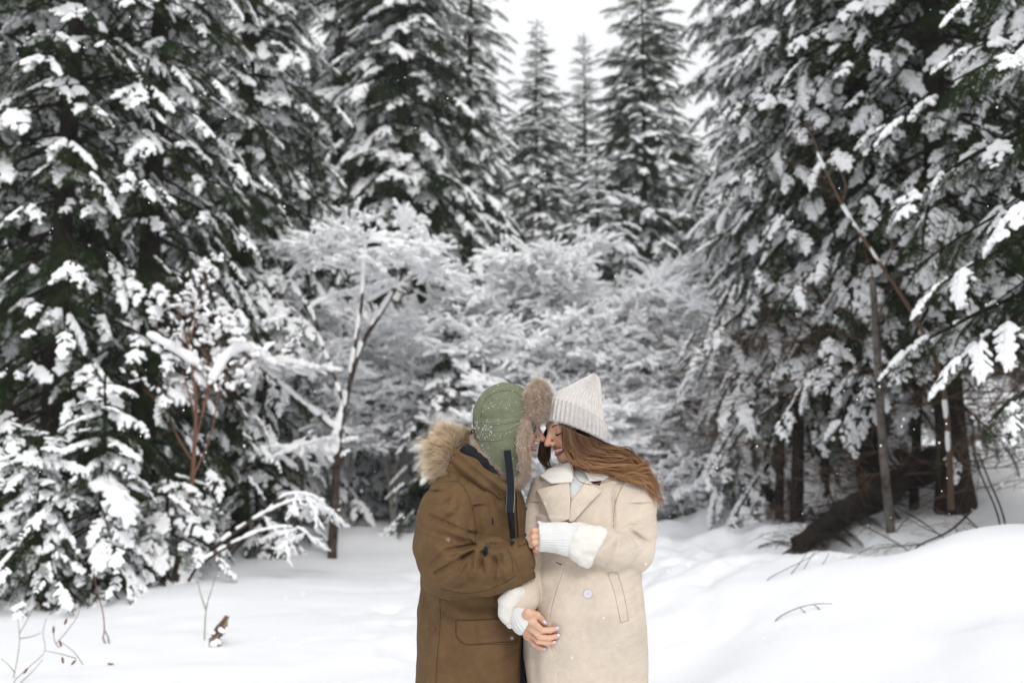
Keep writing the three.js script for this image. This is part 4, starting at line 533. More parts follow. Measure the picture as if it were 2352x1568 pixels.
{
  const coat = part('coat', local(W, mesher(coatF, ...bounds([[1140, 1050], [1520, 1810]], -0.24, 0.31), 0.0043, { slope: 1.7 })), coatMat, W);
  const line = (name, list, r, mat, n = 40) => part(name, local(W, tube(drape(coatF, list, n, 0), r * 0.8, 5)), mat, coat);
  line('seam', [[1441, 1093], [1429, 1118], [1415, 1150], [1410, 1185], [1409, 1214]], 0.0022, coatSeam, 50);
  line('pocket_welt', [[1396, 1317], [1410, 1355], [1420, 1400], [1426, 1430]], 0.0011, coatSeam); line('pocket_welt', [[1419, 1317], [1432, 1360], [1440, 1400], [1444, 1424]], 0.0011, coatSeam); line('pocket_welt', [[1426, 1430], [1444, 1424]], 0.0011, coatSeam, 10); line('pocket_welt', [[1396, 1317], [1406, 1313], [1419, 1317]], 0.001, coatSeam, 10);
  line('buttonhole', [[1278, 1291], [1285, 1295], [1291, 1296]], 0.0016, std(0.05, 0.03, 0.025), 8);
  line('front_edge', [[1303, 1268], [1290, 1320], [1272.5, 1375], [1263, 1430], [1267, 1490], [1280, 1522], [1282, 1568]], 0.0012, coatSeam, 60);
  const b = onCloth(coatF, 1350, 1363, 0), bt = part('button', local(W, new THREE.LatheGeometry([[0, 0.003], [0.005, 0.0028], [0.0075, 0.002], [0.0095, 0.0035], [0.012, 0.0038], [0.0132, 0.0025], [0.0132, 0], [0, 0]].map(([x, y]) => new THREE.Vector2(x, y)), 24).rotateX(1.5708).rotateY(-0.05).translate(b.x, b.y, b.z + 0.001)), std(0.62, 0.6, 0.66, 0.35), coat);
  for (const [dx, dy] of [[-1, -1], [1, -1], [1, 1], [-1, 1]]) part('button_hole', local(W, new THREE.CylinderGeometry(0.0009, 0.0009, 0.001, 6).rotateX(1.57).translate(b.x + dx * 0.0017, b.y + dy * 0.0017, b.z + 0.0041)), coatSeam, bt);
  const pan = (name, pts, t0, t1, dz, mat, sdf = coatF) => part(name, local(W, panel(sdf, pts, t0, t1, dz, 0.0038)), mat, coat);
  pan('sweater', [[1304, 1066], [1352, 1062], [1356, 1098], [1332, 1140], [1311, 1168], [1306, 1120]], -0.02, 0.003, 0.12, std(0.62, 0.64, 0.63, 1, { bumpMap: wool, bumpScale: 0.002 }));
  pan('lining_shade', [[1345, 1096], [1385, 1098], [1378, 1116], [1358, 1110]], -0.012, 0.0035, 0.12, std(0.04, 0.03, 0.028));
  pan('lapel', [[1232, 1127], [1309, 1103], [1311, 1150], [1308, 1192], [1266, 1205], [1250, 1165]], 0.003, 0.018, 0.15, coatMat);
  pan('lapel', [[1349, 1100], [1384, 1127], [1352, 1158], [1316, 1198], [1305, 1198], [1311, 1152]], 0.003, 0.018, 0.15, coatMat);
  pan('collar', [[1240, 1094], [1262, 1078], [1296, 1066], [1318, 1058], [1318, 1096], [1312, 1108], [1266, 1112]], 0.006, 0.024, 0.13, fleece);
  pan('collar', [[1342, 1078], [1402, 1092], [1388, 1103], [1353, 1106]], 0.006, 0.023, 0.13, fleece);
  line('lapel_edge', [[1233, 1128], [1252, 1166], [1266, 1204]], 0.0014, coatSeam);
  // turned-back fleece cuffs and knit wrists
  const cA = [mk(1322, 1236, 0.232), mk(1366, 1254, 0.222)];
  part('fleece_cuff', local(W, mesher((x, y, z) => { let d = cap(x, y, z, cA[0], cA[1], 0.05, 0.064); const t = ((x - cA[0][0]) * 0.93 - (y - cA[0][1]) * 0.36) / 0.066; d = smax(d, Math.max(-t * 0.066 - 0.014, t * 0.066 - 0.075 - 0.25 * (y - cA[1][1])), 0.014); d = smin(d, chain([[1326, 1268, 0.26, 0.024], [1346, 1288, 0.25, 0.018]])(x, y, z), 0.03); return d + 0.0035 * noise(x * 60, y * 60, z * 60); }, ...bounds([[1280, 1170], [1410, 1330]], 0.12, 0.33), 0.0042)), fleece, coat);
  const kA = [mk(1246, 1233, 0.232), mk(1322, 1236, 0.23)];
  part('knit_wrist', local(W, mesher((x, y, z) => { const a = Math.atan2(y - kA[0][1], z - kA[0][2]); let d = cap(x, y, z, kA[0], kA[1], 0.044, 0.047); d = smax(d, kA[0][0] - 0.012 + 0.25 * (y - kA[0][1]) * 0 - x, 0.006); d = smin(d, chain([[1296, 1252, 0.245, 0.026], [1312, 1262, 0.24, 0.022]])(x, y, z), 0.02); return d + 0.0012 * Math.sin(a * 34) + 0.002 * noise(x * 50, y * 30, z * 30) + 0.002 * Math.sin(x * 190) * smooth(kA[0][0] + 0.05, kA[1][0], x); }, ...bounds([[1215, 1170], [1345, 1300]], 0.12, 0.33), 0.0036)), knitMat, coat);
  const cB = chain([[1216, 1374, 0.165, 0.016], [1203, 1362, 0.2, 0.023], [1180, 1366, 0.225, 0.024], [1164, 1386, 0.23, 0.023], [1161, 1410, 0.225, 0.018], [1170, 1434, 0.215, 0.013]]);
  part('fleece_cuff', local(W, mesher((x, y, z) => cB(x, y, z, 0.02) + 0.003 * noise(x * 60, y * 60, z * 60), ...bounds([[1130, 1335], [1235, 1460]], 0.1, 0.29), 0.004)), fleece, coat);
  const kB = [mk(1188, 1394, 0.205), mk(1205, 1428, 0.222)], kd = [0.55, -0.62];
  part('knit_wrist', local(W, mesher((x, y, z) => { const ox = x - kB[0][0], oy = y - kB[0][1], across = ox * 0.8 + oy * 0.6; let d = cap(x, y, z, kB[0], kB[1], 0.034, 0.041); const along = (x - kB[1][0]) * 0.86 - (y - kB[1][1]) * 0.42; d = smax(d, along - 0.008, 0.006); return d + 0.0013 * Math.sin(Math.atan2(across, z - kB[0][2]) * 30) + 0.0012 * noise(x * 50, y * 50, z * 50); }, ...bounds([[1135, 1345], [1240, 1485]], 0.1, 0.3), 0.0036)), knitMat, coat);
}
const WH = headPose(mv(1251, 1021, 0.035), Math.PI + 0.46, 0.27, 0.0);
{ // body
  const skin = [0.66, 0.4, 0.28], hg = mesher(headSDF(true, 0.05), [-0.13, -0.21, -0.1], [0.14, 0.13, 0.1], 0.0024); paint(hg, skinAt(skin, [0.34, 0.1, 0.1])(true)); hg.applyMatrix4(WH);
  const legs = [[[1300, 1560, 0.08], [1306, 1850, 0.08], [1308, 2090, 0.08]], [[1400, 1560, 0.02], [1398, 1850, 0.02], [1396, 2090, 0.02]]];
  const trunkF = (x, y, z) => { let d = chain([[1335, 1090, 0, 0.045], [1345, 1150, 0, 0.09], [1345, 1350, 0.03, 0.12], [1348, 1560, 0, 0.12]])(x, y, z, 0.04); for (const l of legs) d = smin(d, chain(l.map((q, i) => [...q, [0.07, 0.05, 0.038][i]]))(x, y, z), 0.03); d = smin(d, chain([[1440, 1130, 0, 0.035], [1454, 1200, 0.05, 0.038], [1447, 1262, 0.11, 0.036], [1370, 1256, 0.22, 0.028], [1262, 1234, 0.232, 0.024]])(x, y, z), 0.02); return smin(d, chain([[1258, 1135, 0, 0.035], [1236, 1200, 0.02, 0.036], [1224, 1290, 0.08, 0.035], [1198, 1380, 0.19, 0.026], [1207, 1428, 0.222, 0.022]])(x, y, z), 0.02); };
  const bg = paint(mesher(trunkF, ...bounds([[1150, 1060], [1510, 2110]], -0.16, 0.3), 0.012), () => skin);
  // the lower hand: joints follow the cloth they touch
  const on = (px, py, lift) => { const p = onCloth(coatF, px, py, lift); return [p.x, p.y, p.z]; }, F = (l) => l.map(([x, y, lift, r]) => [on(x, y, lift), r]);
  const fingers = [F([[1212, 1405, 0.03, 0.0125], [1233, 1413, 0.02, 0.0115], [1242, 1422, 0.013, 0.0105], [1250, 1430, 0.009, 0.0085]]), F([[1222, 1426, 0.028, 0.0115], [1244, 1447, 0.026, 0.0098], [1263, 1447, 0.014, 0.0088], [1279, 1443, 0.008, 0.0072]]), F([[1219, 1440, 0.028, 0.0115], [1240, 1462, 0.026, 0.0098], [1261, 1465, 0.014, 0.0088], [1281, 1460, 0.008, 0.0072]]), F([[1216, 1452, 0.026, 0.0108], [1237, 1472, 0.022, 0.0092], [1256, 1476, 0.012, 0.0083], [1272, 1475, 0.007, 0.0068]]), F([[1211, 1460, 0.022, 0.0098], [1226, 1478, 0.017, 0.0083], [1239, 1486, 0.01, 0.0073], [1250, 1490, 0.006, 0.0062]])];
  const wr = mk(1200, 1420, 0.222), palm = fingers.map((f, i) => [wr, i ? f[0][0] : on(1214, 1410, 0.024), 0.021, i ? 0.0125 : 0.014]);
  const h1 = handGeo(palm, fingers, skin, 0.0023);
  const G = (l) => l.map(([x, y, dz, r]) => [mk(x, y, dz), r]), f2 = [[[1256, 1221, 0.242, 0.0095], [1228, 1219, 0.245, 0.009], [1220, 1227, 0.228, 0.0082], [1226, 1232, 0.196, 0.0075]], [[1258, 1231, 0.246, 0.0095], [1227, 1233, 0.25, 0.0092], [1218, 1240, 0.232, 0.0084], [1225, 1244, 0.198, 0.0076]], [[1258, 1242, 0.246, 0.0095], [1228, 1246, 0.25, 0.009], [1220.5, 1252, 0.232, 0.0083], [1227, 1256, 0.2, 0.0075]], [[1257, 1252, 0.24, 0.0088], [1235, 1258, 0.243, 0.0082], [1229, 1264, 0.226, 0.0075], [1234, 1267, 0.2, 0.0068]], [[1266, 1222, 0.23, 0.0115], [1252, 1208, 0.232, 0.0105], [1240, 1203, 0.23, 0.0085]]].map(G), wr2 = mk(1276, 1235, 0.232), h2 = handGeo(f2.map((f) => [wr2, f[0][0], 0.022, 0.012]), f2, skin, 0.0024);
  const body = part('body', local(W, merged2([hg, bg, h1, h2])), skinMat, W);
  const nail = new THREE.MeshPhysicalMaterial({ color: new THREE.Color().setRGB(0.52, 0.44, 0.53), roughness: 0.2, clearcoat: 1 });
  const nailOn = (a, b, r, up) => { const A = V(...a), B = V(...b), d = B.clone().sub(A).normalize(), u = up.clone().addScaledVector(d, -up.dot(d)).normalize(), g = new THREE.SphereGeometry(1, 10, 8); g.applyMatrix4(new THREE.Matrix4().makeBasis(d.clone().multiplyScalar(r * 1.05), u.clone().multiplyScalar(r * 0.3), V().crossVectors(d, u).multiplyScalar(r * 0.72))); const c = B.clone().addScaledVector(u, r * 0.86).addScaledVector(d, r * 0.1); part('fingernail', local(W, g.translate(c.x, c.y, c.z)), nail, body); };
  fingers.forEach((f, i) => nailOn(f[2][0], f[3][0], f[3][1], i ? V(0.1, 0.35, 0.93) : V(0.45, 0.25, 0.85))); nailOn(f2[4][1][0], f2[4][2][0], f2[4][2][1], V(-0.1, 0.6, 0.8));
  const onFace = (pts, r, mat, name) => part(name, local(W, tube(curve(pts.map((p) => V(...p).applyMatrix4(WH)), 14), (t) => r * (0.3 + Math.sin(Math.PI * clamp(t * 0.92 + 0.06, 0, 1)) * 0.75), 6)), mat, body), brow = std(0.05, 0.03, 0.02), lash = std(0.012, 0.008, 0.008);
  for (const s of [1, -1]) {
    onFace([[0.0945, 0.0215, 0.013 * s], [0.0925, 0.0275, 0.025 * s], [0.082, 0.0295, 0.04 * s], [0.0675, 0.025, 0.053 * s]], 0.0021, brow, 'eyebrow');
    onFace([[0.0885, 0.0, 0.0205 * s], [0.0915, -0.0024, 0.028 * s], [0.0905, -0.0028, 0.035 * s], [0.0855, -0.0002, 0.043 * s], [0.08, 0.002, 0.05 * s]], 0.0026, lash, 'eyelashes');
    onFace([[0.084, 0.0135, 0.0205 * s], [0.0865, 0.0145, 0.029 * s], [0.081, 0.0135, 0.041 * s]], 0.0007, std(0.42, 0.22, 0.14), 'eyelid_crease');
  }
  const tm = std(0.86, 0.82, 0.74, 0.3); for (let i = -5; i <= 5; i++) { const z = i * 0.0047, w = Math.abs(i) < 2 ? 1.1 : 1, p = V(0.0905 - 14 * z * z, -0.0545 + 2 * z * z, z).applyMatrix4(WH); const g = new THREE.SphereGeometry(1, 8, 8).scale(0.0024, 0.0052 * w, 0.0024).applyMatrix4(new THREE.Matrix4().extractRotation(WH)); part('tooth', local(W, g.translate(p.x, p.y, p.z)), tm, body); }
  part('trousers', local(W, mesher((x, y, z) => { let d = 9; for (const l of legs) d = smin(d, chain(l.map((q, i) => [...q, [0.075, 0.064, 0.055][i]]))(x, y, z), 0.03); return d; }, ...bounds([[1220, 1560], [1480, 2125]], -0.13, 0.2), 0.012)), denim, W);
  for (const l of legs) part('boot', local(W, mesher((x, y, z) => Math.max(chain([[l[2][0], 1990, l[2][2], 0.058], [l[2][0] - 4, 2110, l[2][2], 0.052], [l[2][0] - 30, 2128, l[2][2] + 0.1, 0.042]])(x, y, z, 0.03), 0.015 - (y - W.position.y)), ...bounds([[l[2][0] - 110, 1930], [l[2][0] + 80, 2160]], l[2][2] - 0.09, l[2][2] + 0.17), 0.009)), leather, W);
}
{ // knit hat: ribbed, with a turned-up cuff and a slouched point
  const rows = 130, seg = 400, ribs = 40, pos = [], col = [], idx = [], OUT = [[0, 1256, 966, 1388, 1023, 0.093], [0.2, 1259, 940, 1389, 1000, 0.094], [0.38, 1265, 912, 1386, 976, 0.089], [0.52, 1281, 896, 1383, 938, 0.076], [0.66, 1308, 883, 1381, 911, 0.058], [0.8, 1332, 871, 1380, 889, 0.041], [0.9, 1347, 863, 1378, 873, 0.027], [0.97, 1357, 858, 1374, 864, 0.014], [1, 1366, 857, 1369, 858, 0.002]].map(([s, a, b, c, d, e]) => { const l = mv(a, b, 0.03), r = mv(c, d, 0.03); return { s, c: l.clone().lerp(r, 0.5), e: r.sub(l).multiplyScalar(0.5), b: e }; });
  const sect = (s) => { s = clamp(s, 0, 1); let i = 0; while (i < OUT.length - 2 && s > OUT[i + 1].s) i++; const p = OUT[i], q = OUT[i + 1], t = clamp((s - p.s) / (q.s - p.s), 0, 1); return { c: p.c.clone().lerp(q.c, t), e: p.e.clone().lerp(q.e, t), b: mix(p.b, q.b, t) }; };
  const e2 = V(0.25, 0.05, 0.97).normalize();
  const shell = (s0, s1, off, dir, amp) => { const o = pos.length / 3; for (let j = 0; j <= rows; j++) { const s = mix(s0, s1, j / rows), S = sect(s), c = S.c, L1 = S.e.length(), e1 = S.e.clone().multiplyScalar(1 / L1);
    for (let i = 0; i <= seg; i++) { const f = (i % seg) / seg * 6.2832, rb = Math.cos(f * ribs + 0.2 * Math.sin(s * 9)), soft = Math.sin(Math.PI * clamp(j / rows * (dir ? 9 : 40), 0, 0.5)) * (dir ? Math.sin(Math.PI * clamp((1 - j / rows) * 9, 0, 0.5)) : 1), row = Math.sin(s * 520 + (Math.floor(f * ribs / 6.2832 * 2) % 2) * 3.1), fold = 1 - smooth(0.6, 1, s) * 0.5, n = off * soft + fold * (amp * Math.sign(rb) * Math.abs(rb) ** 0.6 + 0.0009 * row + 0.0008 * noise(f * 40, s * 220)) + 0.004 * noise(Math.cos(f) * 3, Math.sin(f) * 3, s * 5) * s, a = L1 - 0.006 + n, b = S.b - 0.006 + n, p = c.clone().addScaledVector(e1, Math.cos(f) * a).addScaledVector(e2, Math.sin(f) * b);
      pos.push(p.x, p.y, p.z); const q = noise(f * 62, s * 140, 3), w = noise(f * 21, s * 40, 8), v = 0.64 + 0.05 * w + 0.06 * row; col.push(v + 0.05 * q, v - 0.03 - 0.015 * q, v - 0.05 - 0.07 * q);
      if (j && i) { const k = o + j * (seg + 1) + i; idx.push(k, k - 1, k - seg - 2, k, k - seg - 2, k - seg - 1); } } } };
  shell(0, 1, 0, 0, 0.0032); const main = geom(pos, idx, null, null, col); pos.length = col.length = idx.length = 0; shell(-0.0, 0.385, 0.01, 1, 0.0034); const cuffG = geom(pos, idx, null, null, col);
  const kn = new THREE.MeshPhysicalMaterial({ vertexColors: true, roughness: 1, sheen: 0.4, sheenRoughness: 0.7 }), hat = part('knit_hat', local(W, main), kn, W, 'pale heathered rib-knit hat with a pointed top'); part('hat_cuff', local(W, cuffG), kn, hat);
  const fz = [], rnd = rng(31); for (let i = 0; i < 2600; i++) { const k = Math.floor(rnd() * main.attributes.position.count), p = V().fromBufferAttribute(main.attributes.position, k), n = V().fromBufferAttribute(main.attributes.normal, k); fz.push({ p: p.add(W.position), d: n.add(V(rnd() - 0.5, rnd() - 0.5, rnd() - 0.5)).normalize(), len: 0.004 + rnd() * 0.004, w: 0.00025, bend: V(rnd() - 0.5, rnd() - 0.5, rnd() - 0.5), root: [0.75, 0.73, 0.72], tip: [0.75, 0.74, 0.74] }); } part('wool_fuzz', local(W, strands(fz)), furMat, hat).userData.kind = 'stuff';
}
{ // hair: locks that start under the hat and blow to the right over the shoulder
  const rnd = rng(21), pos = [], col = [], idx = [];
  const guides = [[[1294, 978, 0.105], [1294, 1002, 0.118], [1297, 1028, 0.118], [1304, 1052, 0.12], [1336, 1072, 0.13], [1382, 1082, 0.14], [1430, 1088, 0.13], [1470, 1097, 0.11], [1486, 1115, 0.09], [1494, 1150, 0.08]], [[1305, 985, 0.115], [1312, 1015, 0.128], [1330, 1042, 0.135], [1362, 1062, 0.145], [1408, 1074, 0.14], [1455, 1085, 0.12], [1482, 1098, 0.1], [1496, 1118, 0.085], [1504, 1140, 0.08], [1508, 1172, 0.08]], [[1345, 1002, 0.115], [1358, 1026, 0.13], [1384, 1042, 0.14], [1420, 1052, 0.13], [1452, 1064, 0.115], [1478, 1080, 0.1], [1492, 1100, 0.085], [1500, 1122, 0.08], [1512, 1138, 0.075], [1524, 1170, 0.07]], [[1384, 1014, 0.06], [1398, 1018, 0.08], [1420, 1028, 0.085], [1446, 1042, 0.08], [1468, 1056, 0.075], [1486, 1074, 0.07], [1496, 1094, 0.07], [1508, 1110, 0.065], [1522, 1130, 0.06], [1536, 1152, 0.06]]].map((g) => g.map(([x, y, z]) => mv(x, y, z)));
  const far = [[[1258, 978, -0.04], [1246, 1005, -0.045], [1240, 1028, -0.045], [1238, 1048, -0.035], [1248, 1066, -0.01], [1270, 1084, 0.02]], [[1275, 985, -0.06], [1265, 1020, -0.06], [1262, 1045, -0.05], [1264, 1062, -0.03], [1275, 1075, -0.01], [1290, 1088, 0.0]]].map((g) => g.map(([x, y, z]) => mv(x, y, z)));
  const lock = (pts, w, c0, c1) => { const N = pts.length, o = pos.length / 3; pts.forEach((p, i) => { const T = V().subVectors(pts[Math.min(N - 1, i + 1)], pts[Math.max(0, i - 1)]).normalize(), S = V().crossVectors(T, V(0, 0, 1)).normalize(), B = V().crossVectors(T, S), t = i / (N - 1), r = w * (t < 0.45 ? 1 : (1 - t) / 0.55 * 0.9 + 0.1); for (const [a, b] of [[1, 0], [-0.5, 0.8], [-0.5, -0.8]]) { pos.push(p.x + (S.x * a + B.x * b) * r, p.y + (S.y * a + B.y * b) * r, p.z + (S.z * a + B.z * b) * r); for (let c = 0; c < 3; c++) col.push(mix(c0[c], c1[c], smooth(0.05, 0.7, t))); } if (i) for (let k = 0; k < 3; k++) { const a = o + (i - 1) * 3 + k, b = o + (i - 1) * 3 + (k + 1) % 3; idx.push(a, a + 3, b, b, a + 3, b + 3); } }); };
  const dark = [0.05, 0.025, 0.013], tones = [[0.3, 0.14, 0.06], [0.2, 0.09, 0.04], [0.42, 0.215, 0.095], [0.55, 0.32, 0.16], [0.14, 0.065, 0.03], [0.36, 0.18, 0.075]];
  const spread = (G, count, wob, thick, wid, palette, seed, locks = 44) => {
    const LK = Array.from({ length: locks }, (_, i) => ({ u: (i + rnd()) / locks, ph: rnd() * 6.28, fr: 1 + rnd() * 0.9, z: rnd(), cut: rnd() < 0.22 ? 0.86 + rnd() * 0.14 : 0.5 + rnd() * 0.27, am: 0.5 + rnd(), tone: Math.floor(rnd() * palette.length), end: (rnd() - 0.4) * 0.05 }));
    for (let i = 0; i < count; i++) { const K = LK[Math.floor(rnd() * locks)], u = clamp(K.u + (rnd() - 0.5) * 1.7 / locks, 0, 0.999) * (G.length - 1), k = Math.min(G.length - 2, Math.floor(u)), f = u - k, jx = (rnd() - 0.5) * (u < 0.35 ? 0.004 : 0.014), jz = -K.z * thick * 0.7 - rnd() * thick * 0.3, r1 = rnd() - 0.5, r2 = rnd() - 0.5, r3 = rnd() - 0.5;
      const ctrl = G[k].map((p, j) => { const q = p.clone().lerp(G[k + 1][j], f), t = j / (G[k].length - 1), w = Math.sin(j * K.fr + K.ph) * wob * K.am * smooth(0.1, 0.45, t); q.x += jx * (0.4 + t) + r1 * 0.012 * t + 0.5 * w; q.y += w + r2 * 0.016 * t * t - K.end * t * t * t; q.z += jz * (1 - 0.5 * t) + r3 * 0.012 * t + 0.008 * Math.sin(j * K.fr * 1.1 + K.ph + 1.5) * smooth(0.1, 0.4, t); return q; });
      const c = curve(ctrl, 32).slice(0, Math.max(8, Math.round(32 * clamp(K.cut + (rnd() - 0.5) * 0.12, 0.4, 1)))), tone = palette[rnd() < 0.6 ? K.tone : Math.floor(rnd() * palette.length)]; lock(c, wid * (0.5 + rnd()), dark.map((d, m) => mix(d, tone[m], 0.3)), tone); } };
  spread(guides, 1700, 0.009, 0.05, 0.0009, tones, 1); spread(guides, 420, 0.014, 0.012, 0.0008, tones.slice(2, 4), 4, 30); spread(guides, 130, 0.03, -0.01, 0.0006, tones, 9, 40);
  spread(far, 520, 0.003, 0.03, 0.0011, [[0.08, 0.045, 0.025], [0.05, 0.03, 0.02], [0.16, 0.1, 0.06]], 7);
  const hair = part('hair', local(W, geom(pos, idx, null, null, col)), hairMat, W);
  const under = chain([[1330, 990, 0.03, 0.08], [1345, 1030, 0.05, 0.065], [1385, 1058, 0.085, 0.03], [1430, 1068, 0.085, 0.02], [1465, 1080, 0.07, 0.012]]), faceCut = new THREE.Matrix4().copy(WH).invert(), hv = V();
  part('under_hair', local(W, mesher((x, y, z) => { hv.set(x, y, z).applyMatrix4(faceCut); return smax(under(x, y, z), Math.max(hv.x - 0.028, y - mk(0, 965)[1]), 0.01) + 0.002 * noise(x * 80, y * 80, z * 80); }, ...bounds([[1270, 940], [1490, 1110]], -0.07, 0.15), 0.005)), std(0.07, 0.035, 0.018, 0.6), hair);
}
// ---------------------------------------------------------------- thicket, leafless trees, fallen wood, stalks
const BW = 'leafless bushes of the white thicket';
[[790, 18, 4.5, 1.5, 190, 'snowy bush right behind the fork of the leafless forked tree', 9], [905, 18.3, 5.2, 1.7, 240, 'tall snowy bush above the right limb of the forked tree', 10], [1025, 17.8, 6.4, 1.8, 260, 'tall snowy bush behind the dark spruce left of the green hat', 9],
 [1150, 18.4, 7.0, 1.9, 300, 'tallest white bush, in the middle of the thicket over the green hat', 7], [1275, 17.6, 6.7, 1.9, 300, 'tall white bush over the knit hat', 5], [1395, 18, 6.3, 1.8, 280, 'white bush right above the knit hat, under the drooping young spruce', 4],
 [1500, 17.4, 5.2, 1.7, 240, 'white bush over the flowing brown hair', 3], [1590, 16.6, 4.0, 1.5, 200, 'lower white bush between the flowing hair and the sweeping snowy spruce', 3], [1330, 16.4, 2.9, 1.5, 170, 'pale twiggy bush low behind the knit hat', 4], [1560, 15.8, 1.3, 1.0, 80, 'small white bush at the drift beside the cream shoulder', 4], [690, 17.2, 4.2, 1.4, 140, 'snowy bush under the arched snow-covered stem on the left', 9], [905, 22, 1.1, 1.0, 40, 'little snow mound of a bush beside the fur hood, at the end of the path', 4], [1180, 17, 3.0, 1.5, 170, 'pale low bush between the fur-trimmed hat and the tall bushes', 4]]
  .forEach(([px, d, h, w, n, label, from], i) => bush({ px, d, h, w, sprays: n, n: 8, seed: 60 + i, label, from, size: 0.68 }));

// where the ray through (px, py) meets the snow
function onSnow(px, py) { for (let d = 3.5; d < 60; d += 0.05) { const p = at(px, py, d); if (p.y < ground(p.x, p.z)) { p.y = ground(p.x, p.z); return p; } } return at(px, py, 60); }
const P = (list, d, d1 = d) => list.map(([x, y], i) => at(x, y, mix(d, d1, i / Math.max(1, list.length - 1))));
function limb(pts, r0, r1, n = 18) { const c = curve(pts, n); return { c, r0, r1, g: tube(c, (t) => mix(r0, r1, t), 7, { jitter: 0.15, rnd: 1 }) }; }
function snowOn(limbs, seed, cover = 0.85, size = 1) {
  const rnd = rng(seed), caps = [];
  for (const { c, r0, r1 } of limbs) for (let i = 0; i < c.length - 1; i++) {
    const a = c[i], b = c[i + 1], steep = Math.abs(b.y - a.y) / a.distanceTo(b), r = mix(r0, r1, i / c.length); if (rnd() > cover * (1.15 - 0.55 * steep)) continue;
    const s = (0.022 + 0.75 * r) * (0.8 + rnd() * 0.5) * size, side = steep > 0.8 ? -0.5 * r : 0; caps.push({ a: [a.x + side, a.y + r * 0.6 + s * 0.3, a.z + 0.3 * r], b: [b.x + side, b.y + r * 0.6 + s * 0.3, b.z + 0.3 * r], r: s, s: s * (0.7 + rnd() * 0.4) });
  }
  return lump(caps, 0.016, 0.02, 1, 0.004);
}
function twigsOn(t, limbs, seed, count, size, geoSet, withSnow, mat, from = 0.3, rise = 0.3) {
  const rnd = rng(seed), lists = geoSet.map(() => []), q = new THREE.Quaternion(), eu = new THREE.Euler();
  for (let i = 0; i < count; i++) { const L = limbs[Math.floor(rnd() * limbs.length)].c, p = L[Math.floor(mix(from, 0.99, rnd()) * (L.length - 1))].clone().sub(t.position), s = size * (0.5 + rnd() * 0.8); q.setFromEuler(eu.set((rnd() - 0.5), rnd() * 6.28, rise + (rnd() - 0.5) * 0.9, 'YXZ')); lists[Math.floor(rnd() * geoSet.length)].push(M4(p, q, V(s, s, s))); }
  lists.forEach((l, k) => { scatter('twigs', geoSet[k].wood, mat, l, t); if (withSnow) scatter('twig_snow', geoSet[k].snow, snowSoft, l, t); });
}
{ // the forked tree
  const d = 14.6, base = onSnow(762, 1283), t = thing('forked_tree', 'leafless forked tree with snow-covered limbs standing on the open snow', 'tree', base), D = -base.z;
  const trunk = limb([base.clone().add(V(0, -0.2, 0)), ...P([[764, 1230], [768, 1150], [772, 1070], [778, 985]], D)], 0.075, 0.06);
  const L = [limb(P([[778, 990], [800, 890], [832, 790], [880, 710], [912, 655], [945, 560]], D, D + 0.4), 0.048, 0.02), limb(P([[795, 930], [812, 820], [830, 700], [838, 590], [850, 500]], D, D - 0.5), 0.035, 0.012), limb(P([[776, 990], [705, 935], [640, 880], [590, 838], [520, 812]], D, D - 1), 0.038, 0.012), limb(P([[785, 915], [762, 847], [735, 781], [715, 715], [672, 668]], D, D + 0.6), 0.028, 0.012), limb(P([[850, 690], [900, 662], [960, 628], [1030, 600]], D + 0.2, D + 0.6), 0.035, 0.015), limb(P([[772, 1075], [740, 1040], [690, 1030], [640, 1045]], D, D - 0.6), 0.02, 0.008)];
  part('trunk', local(t, trunk.g), bark, t); L.forEach((l) => part('limb', local(t, l.g), bark, t));
  part('limb_snow', local(t, snowOn([...L, { ...trunk, c: trunk.c.slice(-4) }], 5, 1.0, 0.85)), snowSoft, t);
  twigsOn(t, L, 6, 26, 0.6, SPRAYS, true, twigMat, 0.7);
}
{ // the arched stem left of it
  const base = onSnow(585, 1270), t = thing('arched_sapling', 'thin leafless tree whose snow-covered stem arches to the right at mid height', 'tree', base), D = -base.z + 0.3;
  const L = [limb([base.clone().add(V(0, -0.1, 0)), ...P([[592, 1100], [598, 960], [605, 830], [625, 740], [652, 668], [690, 608], [745, 560], [820, 540]], D)], 0.045, 0.016, 26)];
  part('trunk', local(t, L[0].g), bark, t); part('stem_snow', local(t, snowOn(L, 15, 0.9, 1.1)), snowSoft, t); twigsOn(t, L, 16, 14, 0.6, SPRAYS, true, twigMat, 0.6);
}
{ // the bent-over sapling
  const base = onSnow(418, 1338), t = thing('bent_sapling', 'snow-loaded sapling bent over to the right in a low arch', 'sapling', base), D = -base.z;
  const L = [limb([base.clone().add(V(0, -0.1, 0)), ...P([[455, 1292], [520, 1235], [600, 1183], [680, 1150], [738, 1160], [775, 1198]], D, D + 1)], 0.032, 0.01, 26), limb(P([[470, 1285], [540, 1245], [620, 1215], [690, 1215], [725, 1250]], D - 0.1, D + 0.5), 0.025, 0.008), limb(P([[600, 1190], [650, 1140], [700, 1135], [745, 1150]], D + 0.5, D + 0.8), 0.016, 0.007)];
  L.forEach((l, i) => part(i ? 'limb' : 'trunk', local(t, l.g), bark, t)); part('stem_snow', local(t, snowOn(L, 25, 0.9, 0.6)), snowSoft, t); twigsOn(t, L, 26, 16, 0.22, SPRAYS, true, twigMat, 0.45, -0.7);
}
